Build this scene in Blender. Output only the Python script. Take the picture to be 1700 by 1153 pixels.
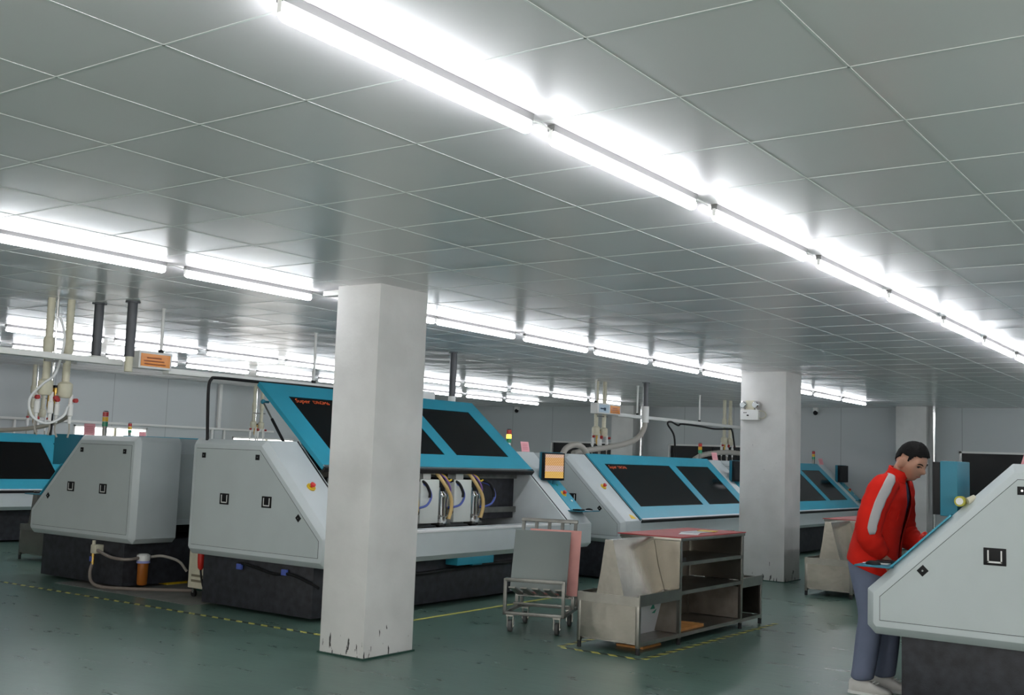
import bpy, bmesh, math, random
from mathutils import Vector, Matrix
random.seed(7)
R = math.radians
sc = bpy.context.scene
C = sc.collection
for o in list(bpy.data.objects):
    bpy.data.objects.remove(o)

# ------------------------------------------------------------------ camera, world, exposure
FLOOR_TO_CEIL = 2.68
CAM = Vector((-2.00746703, -2.78968814, FLOOR_TO_CEIL - 1.22075896))
YAW, PITCH, ROLL, FPX = 6.19456557e-01, 9.97947883e-02, 3.65856017e-02, 1811.22803
fw = Vector((math.cos(YAW)*math.cos(PITCH), math.sin(YAW)*math.cos(PITCH), math.sin(PITCH)))
rt = Vector((math.sin(YAW), -math.cos(YAW), 0))
up = rt.cross(fw)
cr, sr = math.cos(ROLL), math.sin(ROLL)
X_ = cr*rt + sr*up
Y_ = -sr*rt + cr*up
cam = bpy.data.cameras.new('camera')
cam.sensor_fit = 'HORIZONTAL'
cam.sensor_width = 36
cam.lens = 36*FPX/1700
cam.clip_end = 200
co = bpy.data.objects.new('camera', cam)
C.objects.link(co)
co.matrix_world = Matrix(((X_.x, Y_.x, -fw.x, CAM.x), (X_.y, Y_.y, -fw.y, CAM.y), (X_.z, Y_.z, -fw.z, CAM.z), (0, 0, 0, 1)))
sc.camera = co

w = bpy.data.worlds.new('daylight')
sc.world = w
w.use_nodes = True
w.node_tree.nodes['Background'].inputs[0].default_value = (1, .97, .92, 1)
w.node_tree.nodes['Background'].inputs[1].default_value = 3.4
vs = sc.view_settings
vs.view_transform = 'Standard'
vs.look = 'None'
vs.exposure = 0.85
vs.gamma = 1
vs.use_curve_mapping = False
TUBE = 13.5          # radiance of the fluorescent tubes
for (px, py, sx_, rot) in ((-5.65, -3.6, 4.0, 'x'), (-5.65, 1.25, 4.3, 'x'), (-5.65, 6.4, 4.4, 'x'), (-2.5, -7.15, 4.2, 'y'), (2.6, -7.15, 4.0, 'y')):
    pl = bpy.data.lights.new('sky_portal', 'AREA')      # guides daylight sampling through the added, unseen window openings
    pl.shape = 'RECTANGLE'
    pl.size, pl.size_y = sx_, 1.45
    pl.cycles.is_portal = True
    po = bpy.data.objects.new('sky_portal', pl)
    C.objects.link(po)
    po.location = (px, py, 1.625)
    po.rotation_euler = (R(90), 0, R(-90)) if rot == 'x' else (R(90), 0, 0)
sc.cycles.use_denoising = True
sc.cycles.max_bounces = 8
sc.cycles.diffuse_bounces = 4
sc.cycles.glossy_bounces = 4
sc.cycles.caustics_reflective = False
sc.cycles.caustics_refractive = False
sc.cycles.sample_clamp_indirect = 6

# ------------------------------------------------------------------ materials
def srgb(*c):
    return tuple(((v/255+.055)/1.055)**2.4 if v/255 > .04045 else v/255/12.92 for v in c)
MATS = {}
def mat(name, col, rough=.5, metal=0, spec=.5, noise=0, nscale=6, bump=0, bscale=80, emit=None, estr=0, coat=0, alpha=1):
    if name in MATS:
        return MATS[name]
    m = bpy.data.materials.new(name)
    m.use_nodes = True
    nt = m.node_tree
    b = nt.nodes['Principled BSDF']
    b.inputs['Base Color'].default_value = (*col, 1)
    b.inputs['Roughness'].default_value = rough
    b.inputs['Metallic'].default_value = metal
    b.inputs['Specular IOR Level'].default_value = spec
    b.inputs['Coat Weight'].default_value = coat
    b.inputs['Alpha'].default_value = alpha
    tc = nt.nodes.new('ShaderNodeTexCoord')
    if noise:
        n = nt.nodes.new('ShaderNodeTexNoise')
        n.inputs['Scale'].default_value = nscale
        n.inputs['Detail'].default_value = 5
        r = nt.nodes.new('ShaderNodeValToRGB')
        r.color_ramp.elements[0].position = .3
        r.color_ramp.elements[1].position = .7
        r.color_ramp.elements[0].color = (*[c*(1-noise) for c in col], 1)
        r.color_ramp.elements[1].color = (*[min(1, c*(1+noise)) for c in col], 1)
        nt.links.new(tc.outputs['Object'], n.inputs['Vector'])
        nt.links.new(n.outputs['Fac'], r.inputs['Fac'])
        nt.links.new(r.outputs['Color'], b.inputs['Base Color'])
    if bump:
        n2 = nt.nodes.new('ShaderNodeTexNoise')
        n2.inputs['Scale'].default_value = bscale
        n2.inputs['Detail'].default_value = 3
        bp = nt.nodes.new('ShaderNodeBump')
        bp.inputs['Strength'].default_value = bump
        bp.inputs['Distance'].default_value = .01
        nt.links.new(tc.outputs['Object'], n2.inputs['Vector'])
        nt.links.new(n2.outputs['Fac'], bp.inputs['Height'])
        nt.links.new(bp.outputs['Normal'], b.inputs['Normal'])
    if emit:
        b.inputs['Emission Color'].default_value = (*emit, 1)
        b.inputs['Emission Strength'].default_value = estr
    MATS[name] = m
    return m

M_paint = mat('machine grey paint', (.56, .61, .62), .42, noise=.03, nscale=3, bump=.04, bscale=300)
M_door = mat('machine door paint', (.50, .55, .55), .5, noise=.03, nscale=3, bump=.05, bscale=300)
M_seam = mat('dark seam', (.06, .065, .07), .7)
M_granite = mat('black granite', (.020, .021, .027), .55, noise=.5, nscale=14, bump=.1, bscale=120)
M_blue = mat('blue enamel', (.030, .315, .44), .35, noise=.04, nscale=4)
M_bluedk = mat('blue monitor case', (.016, .17, .245), .5)
M_glass = mat('smoked acrylic', (.005, .005, .005), .12, spec=.15)
M_black = mat('black plastic', (.008, .008, .009), .5, spec=.25)
M_rubber = mat('black rubber', (.015, .015, .016), .75)
M_white = mat('white plastic', (.78, .78, .76), .45)
M_cream = mat('cream pvc', (.62, .59, .46), .5, noise=.08, nscale=12)
M_steel = mat('brushed stainless', (.33, .32, .29), .32, metal=1, noise=.14, nscale=5, bump=.05, bscale=25)
M_sheet = mat('creased stainless sheet', (.31, .295, .26), .26, metal=1, noise=.1, nscale=3, bump=.6, bscale=4)
M_steeldk = mat('worn steel tube', (.22, .22, .205), .42, metal=1, noise=.2, nscale=9)
M_alu = mat('dull aluminium plate', (.20, .225, .22), .38, metal=.75, noise=.06, nscale=2)
M_inner = mat('dusty steel lining', (.32, .28, .24), .5, metal=.7, noise=.25, nscale=6)
M_pink = mat('pink board', (.75, .36, .32), .7, noise=.05, nscale=8)
M_card = mat('pink card', (.80, .38, .42), .7)
M_red = mat('red plastic', (.62, .03, .02), .4)
M_redtop = mat('red rubber mat', (.42, .035, .04), .5, noise=.1, nscale=10)
M_yel = mat('yellow paint', (.75, .50, .02), .5, noise=.15, nscale=15)
M_brass = mat('brass', (.55, .36, .10), .35, metal=1)
M_chrome = mat('chrome', (.75, .75, .75), .12, metal=1)
M_duct = mat('dark duct', (.05, .055, .065), .4)
M_hose = mat('grey ribbed hose', (.36, .34, .30), .5)
M_clear = mat('clear tube', (.75, .77, .78), .2)
M_tan = mat('tan hose', (.60, .42, .17), .45)
M_bluewire = mat('blue tubing', (.08, .12, .42), .35)
M_purple = mat('purple cable', (.22, .12, .40), .5)
M_amber = mat('amber filter bowl', (.32, .10, .015), .15)
M_orange = mat('orange label', (.80, .26, .01), .25)
M_paper = mat('paper', (.78, .79, .80), .7)
M_green = mat('green print', (.05, .35, .24), .6)
M_wood = mat('orange brown backing board', (.45, .20, .05), .6, noise=.15, nscale=10)
M_pcol = mat('pillar plaster', (.66, .655, .63), .75, noise=.04, nscale=2.5, bump=.12, bscale=30)
M_text = mat('orange red lettering', (.75, .12, .03), .5)
M_ltext = mat('brown print', (.30, .07, .0), .6)

def new_nodes(name):
    m = bpy.data.materials.new(name)
    m.use_nodes = True
    return m, m.node_tree, m.node_tree.nodes['Principled BSDF']

def floor_mat():
    m, nt, b = new_nodes('green epoxy floor')
    tc = nt.nodes.new('ShaderNodeTexCoord')
    mp = nt.nodes.new('ShaderNodeMapping')
    mp.inputs['Rotation'].default_value = (0, 0, R(-35))
    mp.inputs['Scale'].default_value = (1.6, .5, 1)
    nt.links.new(tc.outputs['Object'], mp.inputs['Vector'])
    def noise(s, d, rough=.6):
        n = nt.nodes.new('ShaderNodeTexNoise')
        n.inputs['Scale'].default_value = s
        n.inputs['Detail'].default_value = d
        n.inputs['Roughness'].default_value = rough
        nt.links.new(mp.outputs['Vector'], n.inputs['Vector'])
        return n
    a = noise(3.5, 9, .72)
    r = nt.nodes.new('ShaderNodeValToRGB')
    r.color_ramp.elements[0].position = .33
    r.color_ramp.elements[0].color = (.064, .122, .098, 1)
    r.color_ramp.elements[1].position = .72
    r.color_ramp.elements[1].color = (.112, .190, .157, 1)
    nt.links.new(a.outputs['Fac'], r.inputs['Fac'])
    # pale scuffs
    s = noise(11, 10, .8)
    r2 = nt.nodes.new('ShaderNodeValToRGB')
    r2.color_ramp.elements[0].position = .60
    r2.color_ramp.elements[0].color = (0, 0, 0, 1)
    r2.color_ramp.elements[1].position = .80
    r2.color_ramp.elements[1].color = (.45, .45, .45, 1)
    nt.links.new(s.outputs['Fac'], r2.inputs['Fac'])
    mx = nt.nodes.new('ShaderNodeMixRGB')
    mx.inputs['Color2'].default_value = (.30, .38, .33, 1)
    nt.links.new(r2.outputs['Color'], mx.inputs['Fac'])
    nt.links.new(r.outputs['Color'], mx.inputs['Color1'])
    nt.links.new(mx.outputs['Color'], b.inputs['Base Color'])
    rr = nt.nodes.new('ShaderNodeMapRange')
    rr.inputs['To Min'].default_value = .22
    rr.inputs['To Max'].default_value = .36
    nt.links.new(a.outputs['Fac'], rr.inputs['Value'])
    nt.links.new(rr.outputs['Result'], b.inputs['Roughness'])
    bn = noise(5, 4)
    bp = nt.nodes.new('ShaderNodeBump')
    bp.inputs['Strength'].default_value = .12
    bp.inputs['Distance'].default_value = .02
    nt.links.new(bn.outputs['Fac'], bp.inputs['Height'])
    nt.links.new(bp.outputs['Normal'], b.inputs['Normal'])
    return m
M_floor = floor_mat()
M_ceil = mat('satin ceiling tile', (.90, .855, .87), .27, spec=.45, noise=.015, nscale=1.5)
M_cgrid = mat('ceiling joint strip', (.82, .83, .82), .5)

def wall_mat():
    m, nt, b = new_nodes('sandwich wall panel')
    tc = nt.nodes.new('ShaderNodeTexCoord')
    sx = nt.nodes.new('ShaderNodeSeparateXYZ')
    nt.links.new(tc.outputs['Object'], sx.inputs[0])
    ad = nt.nodes.new('ShaderNodeMath'); ad.operation = 'ADD'
    nt.links.new(sx.outputs['X'], ad.inputs[0]); nt.links.new(sx.outputs['Y'], ad.inputs[1])
    md = nt.nodes.new('ShaderNodeMath'); md.operation = 'PINGPONG'; md.inputs[1].default_value = .575
    nt.links.new(ad.outputs[0], md.inputs[0])
    lt = nt.nodes.new('ShaderNodeMath'); lt.operation = 'LESS_THAN'; lt.inputs[1].default_value = .006
    nt.links.new(md.outputs[0], lt.inputs[0])
    mx = nt.nodes.new('ShaderNodeMixRGB')
    mx.inputs['Color1'].default_value = (.50, .53, .54, 1)
    mx.inputs['Color2'].default_value = (.30, .32, .33, 1)
    nt.links.new(lt.outputs[0], mx.inputs['Fac'])
    nt.links.new(mx.outputs['Color'], b.inputs['Base Color'])
    b.inputs['Roughness'].default_value = .45
    return m
M_wall = wall_mat()

def tape_mat():
    m, nt, b = new_nodes('worn yellow and black floor tape')
    tc = nt.nodes.new('ShaderNodeTexCoord')
    sx = nt.nodes.new('ShaderNodeSeparateXYZ')
    nt.links.new(tc.outputs['Object'], sx.inputs[0])
    ad = nt.nodes.new('ShaderNodeMath'); ad.operation = 'ADD'
    nt.links.new(sx.outputs['X'], ad.inputs[0]); nt.links.new(sx.outputs['Y'], ad.inputs[1])
    md = nt.nodes.new('ShaderNodeMath'); md.operation = 'PINGPONG'; md.inputs[1].default_value = .075
    nt.links.new(ad.outputs[0], md.inputs[0])
    lt = nt.nodes.new('ShaderNodeMath'); lt.operation = 'LESS_THAN'; lt.inputs[1].default_value = .037
    nt.links.new(md.outputs[0], lt.inputs[0])
    n = nt.nodes.new('ShaderNodeTexNoise'); n.inputs['Scale'].default_value = 30
    nt.links.new(tc.outputs['Object'], n.inputs['Vector'])
    r = nt.nodes.new('ShaderNodeValToRGB')
    r.color_ramp.elements[0].color = (.25, .24, .06, 1); r.color_ramp.elements[0].position = .3
    r.color_ramp.elements[1].color = (.62, .58, .12, 1); r.color_ramp.elements[1].position = .6
    nt.links.new(n.outputs['Fac'], r.inputs['Fac'])
    mx = nt.nodes.new('ShaderNodeMixRGB')
    mx.inputs['Color1'].default_value = (.02, .035, .03, 1)
    nt.links.new(lt.outputs[0], mx.inputs['Fac'])
    nt.links.new(r.outputs['Color'], mx.inputs['Color2'])
    nt.links.new(mx.outputs['Color'], b.inputs['Base Color'])
    b.inputs['Roughness'].default_value = .5
    return m
M_tape = tape_mat()
M_tapey = mat('plain yellow tape', (.50, .47, .10), .5, noise=.3, nscale=25)

def tube_mat():
    m, nt, b = new_nodes('lit fluorescent tube')
    e = nt.nodes.new('ShaderNodeEmission')
    e.inputs[0].default_value = (.93, .96, 1, 1)
    e.inputs[1].default_value = TUBE
    nt.links.new(e.outputs[0], nt.nodes['Material Output'].inputs[0])
    return m
M_tube = tube_mat()

def pane_mat():
    m, nt, b = new_nodes('clear window pane')
    t = nt.nodes.new('ShaderNodeBsdfTransparent')
    g = nt.nodes.new('ShaderNodeBsdfGlossy'); g.inputs['Roughness'].default_value = .05
    mx = nt.nodes.new('ShaderNodeMixShader'); mx.inputs[0].default_value = .07
    nt.links.new(t.outputs[0], mx.inputs[1]); nt.links.new(g.outputs[0], mx.inputs[2])
    nt.links.new(mx.outputs[0], nt.nodes['Material Output'].inputs[0])
    return m
M_pane = pane_mat()

# ------------------------------------------------------------------ mesh helpers
class MB:
    def __init__(s):
        s.bm = bmesh.new()
    def box(s, a, b, rot=None, piv=None):
        a, b = Vector(a), Vector(b)
        vs_ = []
        for x in (a.x, b.x):
            for y in (a.y, b.y):
                for z in (a.z, b.z):
                    p = Vector((x, y, z))
                    if rot is not None:
                        pv = Vector(piv) if piv is not None else (a+b)/2
                        p = rot @ (p-pv) + pv
                    vs_.append(s.bm.verts.new(p))
        for f in ((0, 1, 3, 2), (4, 6, 7, 5), (0, 4, 5, 1), (2, 3, 7, 6), (0, 2, 6, 4), (1, 5, 7, 3)):
            s.bm.faces.new([vs_[i] for i in f])
        return s
    def loops(s, loops, closed=True, cap=True):
        L = [[s.bm.verts.new(p) for p in l] for l in loops]
        n = len(L[0])
        for i in range(len(L)-1):
            for j in range(n if closed else n-1):
                k = (j+1) % n
                s.bm.faces.new((L[i][j], L[i][k], L[i+1][k], L[i+1][j]))
        if cap:
            s.bm.faces.new(L[0][::-1])
            s.bm.faces.new(L[-1])
        return s
    def prism(s, prof, axis, a, b):
        def P(u, v, t):
            return {'x': (t, u, v), 'y': (u, t, v), 'z': (u, v, t)}[axis]
        return s.loops([[P(u, v, a) for u, v in prof], [P(u, v, b) for u, v in prof]])
    def cyl(s, p0, p1, r0, r1=None, n=16):
        return s.tube([p0, p1], [r0, r0 if r1 is None else r1], n)
    def tube(s, pts, r, n=10, cap=True):
        pts = [Vector(p) for p in pts]
        rs = r if isinstance(r, (list, tuple)) else [r]*len(pts)
        t0 = (pts[1]-pts[0]).normalized()
        u = t0.orthogonal().normalized()
        loops = []
        for i, p in enumerate(pts):
            t = (pts[min(i+1, len(pts)-1)]-pts[max(i-1, 0)])
            t = t.normalized() if t.length > 1e-9 else t0
            u = (u - t*u.dot(t))
            u = u.normalized() if u.length > 1e-6 else t.orthogonal().normalized()
            v = t.cross(u)
            loops.append([p+rs[i]*(math.cos(2*math.pi*k/n)*u+math.sin(2*math.pi*k/n)*v) for k in range(n)])
        return s.loops(loops, True, cap)
    def sphere(s, c, r, n=14, sx=(1, 1, 1)):
        m = Matrix.Translation(c) @ Matrix.Diagonal((r*sx[0], r*sx[1], r*sx[2], 1))
        bmesh.ops.create_uvsphere(s.bm, u_segments=n, v_segments=max(6, n*2//3), radius=1, matrix=m)
        return s
    def face(s, pts):
        s.bm.faces.new([s.bm.verts.new(p) for p in pts])
        return s
    def build(s, name, m, parent=None, smooth=True, bevel=0, seg=2, angle=35):
        bm = s.bm
        bmesh.ops.recalc_face_normals(bm, faces=bm.faces)
        if bevel:
            es = [e for e in bm.edges if len(e.link_faces) == 2 and e.calc_face_angle(0) > R(30)]
            bmesh.ops.bevel(bm, geom=es, offset=bevel, segments=seg, affect='EDGES', profile=.6, clamp_overlap=True)
        me = bpy.data.meshes.new(name)
        bm.to_mesh(me)
        bm.free()
        me.materials.append(m)
        if smooth:
            me.polygons.foreach_set('use_smooth', [True]*len(me.polygons))
            me.set_sharp_from_angle(angle=R(angle))
        o = bpy.data.objects.new(name, me)
        C.objects.link(o)
        if parent:
            o.parent = parent
        return o

def crv(pts, n=8):
    """Catmull-Rom samples through the points"""
    P = [Vector(p) for p in pts]
    P = [2*P[0]-P[1]] + P + [2*P[-1]-P[-2]]
    out = []
    for i in range(1, len(P)-2):
        for k in range(n):
            t = k/n
            out.append(.5*((2*P[i])+(P[i+1]-P[i-1])*t+(2*P[i-1]-5*P[i]+4*P[i+1]-P[i+2])*t*t+(3*P[i]-P[i-1]-3*P[i+1]+P[i+2])*t**3))
    out.append(P[-2])
    return out

def tag(o, label, cat, group=None):
    o['label'] = label
    o['category'] = cat
    if group:
        o['group'] = group
    return o
def thing(name, label, cat, loc=(0, 0, 0), rz=0, group=None):
    o = bpy.data.objects.new(name, None)
    o.empty_display_size = .1
    C.objects.link(o)
    o.location = loc
    o.rotation_euler = (0, 0, rz)
    return tag(o, label, cat, group)
def struct(o, label=None):
    o['kind'] = 'structure'
    if label:
        o['label'] = label
    return o
def dup(root, loc, rz=None, label=None, group=None):
    def cp(o, par):
        c = o.copy()
        C.objects.link(c)
        if par:
            c.parent = par
        for ch in list(o.children):
            cp(ch, c)
        return c
    r = cp(root, None)
    r.location = loc
    if rz is not None:
        r.rotation_euler = (0, 0, rz)
    if label:
        r['label'] = label
    if group:
        r['group'] = group
    return r
def text(name, s, size, m, parent, mtx, shear=0, ext=.001):
    c = bpy.data.curves.new(name, 'FONT')
    c.body = s
    c.size = size
    c.shear = shear
    c.extrude = ext
    t = bpy.data.objects.new(name, c)
    C.objects.link(t)
    dg = bpy.context.evaluated_depsgraph_get()
    me = bpy.data.meshes.new_from_object(t.evaluated_get(dg))
    bpy.data.objects.remove(t)
    me.transform(mtx)
    me.materials.clear()
    me.materials.append(m)
    o = bpy.data.objects.new(name, me)
    C.objects.link(o)
    if parent:
        o.parent = parent
    return o

# ------------------------------------------------------------------ room shell
X0, X1, Y0, Y1, H = -5.5, 19.65, -7.0, 14.35, FLOOR_TO_CEIL
struct(MB().box((X0, Y0, -.15), (X1, Y1, 0)).build('floor', M_floor, smooth=False), 'green epoxy floor with pale scuffs')
# ceiling: every clip-in tile is slightly dished and tilted
TX, TY = .6, .6*.959538568
bm = MB()
i0, i1 = math.floor(X0/TX), math.ceil(X1/TX)
j0, j1 = math.floor(Y0/TY), math.ceil(Y1/TY)
NS = 6
for i in range(i0, i1):
    for j in range(j0, j1):
        far = min(1, max(0, (math.hypot(i*TX-CAM.x, j*TY-CAM.y)-5)/6))
        amp = random.uniform(-.0046, .0046)*(.2+.7*far)
        tx, ty = random.uniform(-.9, .9), random.uniform(-.9, .9)
        g = []
        for a in range(NS+1):
            for b in range(NS+1):
                u, v = a/NS, b/NS
                d = (1-(2*u-1)**2)*(1-(2*v-1)**2)
                z = H + .0005 + amp*d*(1+tx*(2*u-1)+ty*(2*v-1))
                g.append(bm.bm.verts.new(((i+u)*TX, (j+v)*TY, z)))
        for a in range(NS):
            for b in range(NS):
                k = a*(NS+1)+b
                bm.bm.faces.new((g[k], g[k+1], g[k+NS+2], g[k+NS+1]))
ce = bm.build('ceiling', M_ceil, angle=60)
struct(ce, 'pale grey ceiling of square metal clip-in tiles')
bm = MB().box((X0-.2, Y0-.2, H+.05), (X1+.2, Y1+.2, H+.15))
struct(bm.build('ceiling', M_ceil, smooth=False), 'ceiling slab above the tiles')
bm = MB()
for i in range(i0, i1+1):
    bm.box((i*TX-.004, Y0, H-.0008), (i*TX+.004, Y1, H+.003))
for j in range(j0, j1+1):
    bm.box((X0, j*TY-.004, H-.0008), (X1, j*TY+.004, H+.003))
struct(bm.build('trim_1', M_cgrid, smooth=False), 'pale joint lines between the ceiling tiles')

def wall_with_holes(name, axis, p, t, a, b, holes):
    bm = MB()
    def bx(u0, u1, z0, z1):
        if axis == 'x':
            bm.box((p, u0, z0), (p+t, u1, z1))
        else:
            bm.box((u0, p, z0), (u1, p+t, z1))
    u = a
    for (h0, h1, z0, z1) in sorted(holes):
        bx(u, h0, 0, H+.05)
        bx(h0, h1, 0, z0)
        bx(h0, h1, z1, H+.05)
        u = h1
    bx(u, b, 0, H+.05)
    return struct(bm.build(name, M_wall, smooth=False))
WB = [(1.0-1.6, 2.25, .95, 1.87), (6.3, 8.33, .95, 1.87), (9.6, 11.42, .95, 1.87)]
WL = [(9.05, 10.55, .95, 1.74), (12.55, 14.2, .95, 1.66)]
wall_with_holes('wall_back', 'x', X1, .12, Y0, Y1, WB)
wall_with_holes('wall_left', 'y', Y1, .12, X0, X1, WL)
WR = [(-5.6, -1.6, .9, 2.35), (-.9, 3.4, .9, 2.35), (4.2, 8.6, .9, 2.35)]
WS = [(-4.6, -.4, .9, 2.35), (.6, 4.6, .9, 2.35)]
wall_with_holes('wall_rear', 'x', X0-.12, .12, Y0, Y1, WR)
wall_with_holes('wall_right', 'y', Y0-.12, .12, X0, X1, WS)
n = 0
M_dark = mat('dark window glass', (.008, .010, .011), .25, spec=.25)
for (a, b, z0, z1) in WB:
    n += 1
    bm = MB()
    f = .035
    x = X1-.012
    bm.box((x, a, z0), (x+.1, a+f, z1)).box((x, b-f, z0), (x+.1, b, z1)).box((x, a, z0), (x+.1, b, z0+f)).box((x, a, z1-f), (x+.1, b, z1))
    o = struct(bm.build('window_%d' % n, M_white, smooth=False), 'dark window with a pale frame in the back wall')
    MB().box((X1+.05, a+f, z0+f), (X1+.065, b-f, z1-f)).build('pane', M_dark, o, smooth=False)
    MB().box((X1+.03, (a+b)/2-.008, z0+f), (X1+.052, (a+b)/2+.008, z1-f)).build('mullion', M_black, o, smooth=False)
    struct(MB().box((X1+.12, a-.2, z0-.2), (X1+.14, b+.2, z1+.2)).build('wall_beyond', M_black, smooth=False))
for (a, b, z0, z1) in WL:
    n += 1
    bm = MB()
    f = .03
    y = Y1-.012
    bm.box((a, y, z0), (a+f, y+.1, z1)).box((b-f, y, z0), (b, y+.1, z1)).box((a, y, z0), (b, y+.1, z0+f)).box((a, y, z1-f), (b, y+.1, z1))
    o = struct(bm.build('window_%d' % n, M_white, smooth=False), 'bright daylit window with a pale frame in the left wall')
    MB().box((a+f, Y1+.05, z0+f), (b-f, Y1+.056, z1-f)).build('pane', M_pane, o, smooth=False)
    MB().box((a+.55*(b-a), Y1+.02, z0+f), (a+.55*(b-a)+.05, Y1+.06, z1-f)).build('mullion', M_cream, o, smooth=False)

for ax, lst in (('x', WR), ('y', WS)):  # unseen windows added to bring daylight onto the near surfaces
    for (a, b, z0, z1) in lst:
        n += 1
        p = (X0 if ax == 'x' else Y0)-.06
        bm = MB()
        f = .04
        for (u0, u1, c0, c1) in ((a, a+f, z0, z1), (b-f, b, z0, z1), (a, b, z0, z0+f), (a, b, z1-f, z1), ((a+b)/2-f/2, (a+b)/2+f/2, z0, z1)):
            if ax == 'x':
                bm.box((p-.03, u0, c0), (p+.03, u1, c1))
            else:
                bm.box((u0, p-.03, c0), (u1, p+.03, c1))
        o = struct(bm.build('window_%d' % n, M_white, smooth=False), 'added unseen window, lets in daylight from outside the frame')
        if ax == 'x':
            MB().box((p-.003, a+f, z0+f), (p+.003, b-f, z1-f)).build('pane', M_pane, o, smooth=False)
        else:
            MB().box((a+f, p-.003, z0+f), (b-f, p+.003, z1-f)).build('pane', M_pane, o, smooth=False)
# pillars
def col_mat():
    m, nt, b = new_nodes('scuffed pillar plaster')
    tc = nt.nodes.new('ShaderNodeTexCoord')
    n1 = nt.nodes.new('ShaderNodeTexNoise'); n1.inputs['Scale'].default_value = 2.5; n1.inputs['Detail'].default_value = 6
    r1 = nt.nodes.new('ShaderNodeValToRGB')
    r1.color_ramp.elements[0].color = (.58, .575, .56, 1); r1.color_ramp.elements[0].position = .3
    r1.color_ramp.elements[1].color = (.70, .695, .68, 1); r1.color_ramp.elements[1].position = .7
    nt.links.new(tc.outputs['Object'], n1.inputs['Vector']); nt.links.new(n1.outputs['Fac'], r1.inputs['Fac'])
    mp = nt.nodes.new('ShaderNodeMapping'); mp.inputs['Scale'].default_value = (38, 38, 7)
    nt.links.new(tc.outputs['Object'], mp.inputs['Vector'])
    n2 = nt.nodes.new('ShaderNodeTexNoise'); n2.inputs['Scale'].default_value = 1; n2.inputs['Detail'].default_value = 5
    nt.links.new(mp.outputs['Vector'], n2.inputs['Vector'])
    sx = nt.nodes.new('ShaderNodeSeparateXYZ'); nt.links.new(tc.outputs['Object'], sx.inputs[0])
    mr = nt.nodes.new('ShaderNodeMapRange')
    mr.inputs['From Min'].default_value = .0; mr.inputs['From Max'].default_value = .32
    mr.inputs['To Min'].default_value = .16; mr.inputs['To Max'].default_value = 0
    nt.links.new(sx.outputs['Z'], mr.inputs['Value'])
    ad = nt.nodes.new('ShaderNodeMath'); ad.operation = 'ADD'
    nt.links.new(n2.outputs['Fac'], ad.inputs[0]); nt.links.new(mr.outputs['Result'], ad.inputs[1])
    gt = nt.nodes.new('ShaderNodeMath'); gt.operation = 'GREATER_THAN'; gt.inputs[1].default_value = .76
    nt.links.new(ad.outputs[0], gt.inputs[0])
    mx = nt.nodes.new('ShaderNodeMixRGB'); mx.inputs['Color2'].default_value = (.05, .05, .05, 1)
    nt.links.new(gt.outputs[0], mx.inputs['Fac']); nt.links.new(r1.outputs['Color'], mx.inputs['Color1'])
    nt.links.new(mx.outputs['Color'], b.inputs['Base Color'])
    b.inputs['Roughness'].default_value = .75
    bp = nt.nodes.new('ShaderNodeBump'); bp.inputs['Strength'].default_value = .12; bp.inputs['Distance'].default_value = .01
    n3 = nt.nodes.new('ShaderNodeTexNoise'); n3.inputs['Scale'].default_value = 30
    nt.links.new(tc.outputs['Object'], n3.inputs['Vector']); nt.links.new(n3.outputs['Fac'], bp.inputs['Height'])
    nt.links.new(bp.outputs['Normal'], b.inputs['Normal'])
    return m
M_col = col_mat()
M_skirt = mat('green paint skirt', (.02, .06, .045), .4)
for (a, b, lab) in (((3.82, 2.555), (4.355, 2.985), 'broad white square pillar with scuffed foot, nearest the camera'),
                    ((11.46, 2.46), (12.0, 3.08), 'white square pillar carrying an emergency light'),
                    ((19.15, 2.72), (X1-.002, 3.28), 'white pillar against the back wall behind the man in red'),
                    ((19.15, 8.95), (X1-.002, 9.5), 'white pillar against the back wall behind the hanging pipes')):
    o = MB().box((*a, 0), (*b, H+.01)).build('column', M_col, smooth=True, bevel=.008)
    struct(o, lab)
    MB().box((a[0]-.012, a[1]-.012, 0), (b[0]+(.012 if b[0] < 19 else 0), b[1]+.012, .012)).build('paint_edge', M_skirt, o, smooth=False)

# concrete patch between the machine bases
struct(MB().box((4.62, 5.45, 0), (9.2, 7.6, .003)).build('floor_patch', mat('bare concrete', (.17, .17, .155), .7, noise=.2, nscale=5), smooth=False), 'bare grey concrete strip between the machine bases')

# ------------------------------------------------------------------ fluorescent lamps
M_batten = mat('grey lamp housing', (.18, .18, .18), .5)
def make_lamp(label, x, y):
    r = thing('fluorescent_lamp', label, 'lamp', (x, y, H), 0, 'fluorescent lamps on the ceiling')
    L = 1.195
    MB().prism([(-.017, -.001), (.017, -.001), (.014, -.026), (-.014, -.026)], 'x', 0, L).build('batten', M_batten, r, smooth=False)
    MB().tube([(.006, 0, -.053), (.010, 0, -.053), (.025, 0, -.053), (L-.025, 0, -.053), (L-.010, 0, -.053), (L-.006, 0, -.053)], [.011, .018, .0235, .0235, .018, .011], 14).build('tube', M_tube, r)
    for q in (0, L):
        s = 1 if q == 0 else -1
        MB().box((q-.001*s, -.008, -.056), (q+.005*s, .008, -.02)).build('end_cap', M_white, r, smooth=False)
    MB().tube(crv([(L-.01, .004, -.02), (L+.06, .006, -.012), (L+.15, .004, -.02)], 3), .004, 5).build('lead', M_white, r)
    return r
ORD = ['first', 'second', 'third', 'fourth', 'fifth', 'sixth', 'seventh', 'eighth', 'ninth', 'tenth', 'eleventh', 'twelfth', 'thirteenth', 'fourteenth', 'fifteenth', 'sixteenth']
lamp0 = None
def lamp(label, x, y):
    global lamp0
    if lamp0 is None:
        lamp0 = make_lamp(label, x, y)
        return lamp0
    return dup(lamp0, (x, y, H), None, label)
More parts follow.
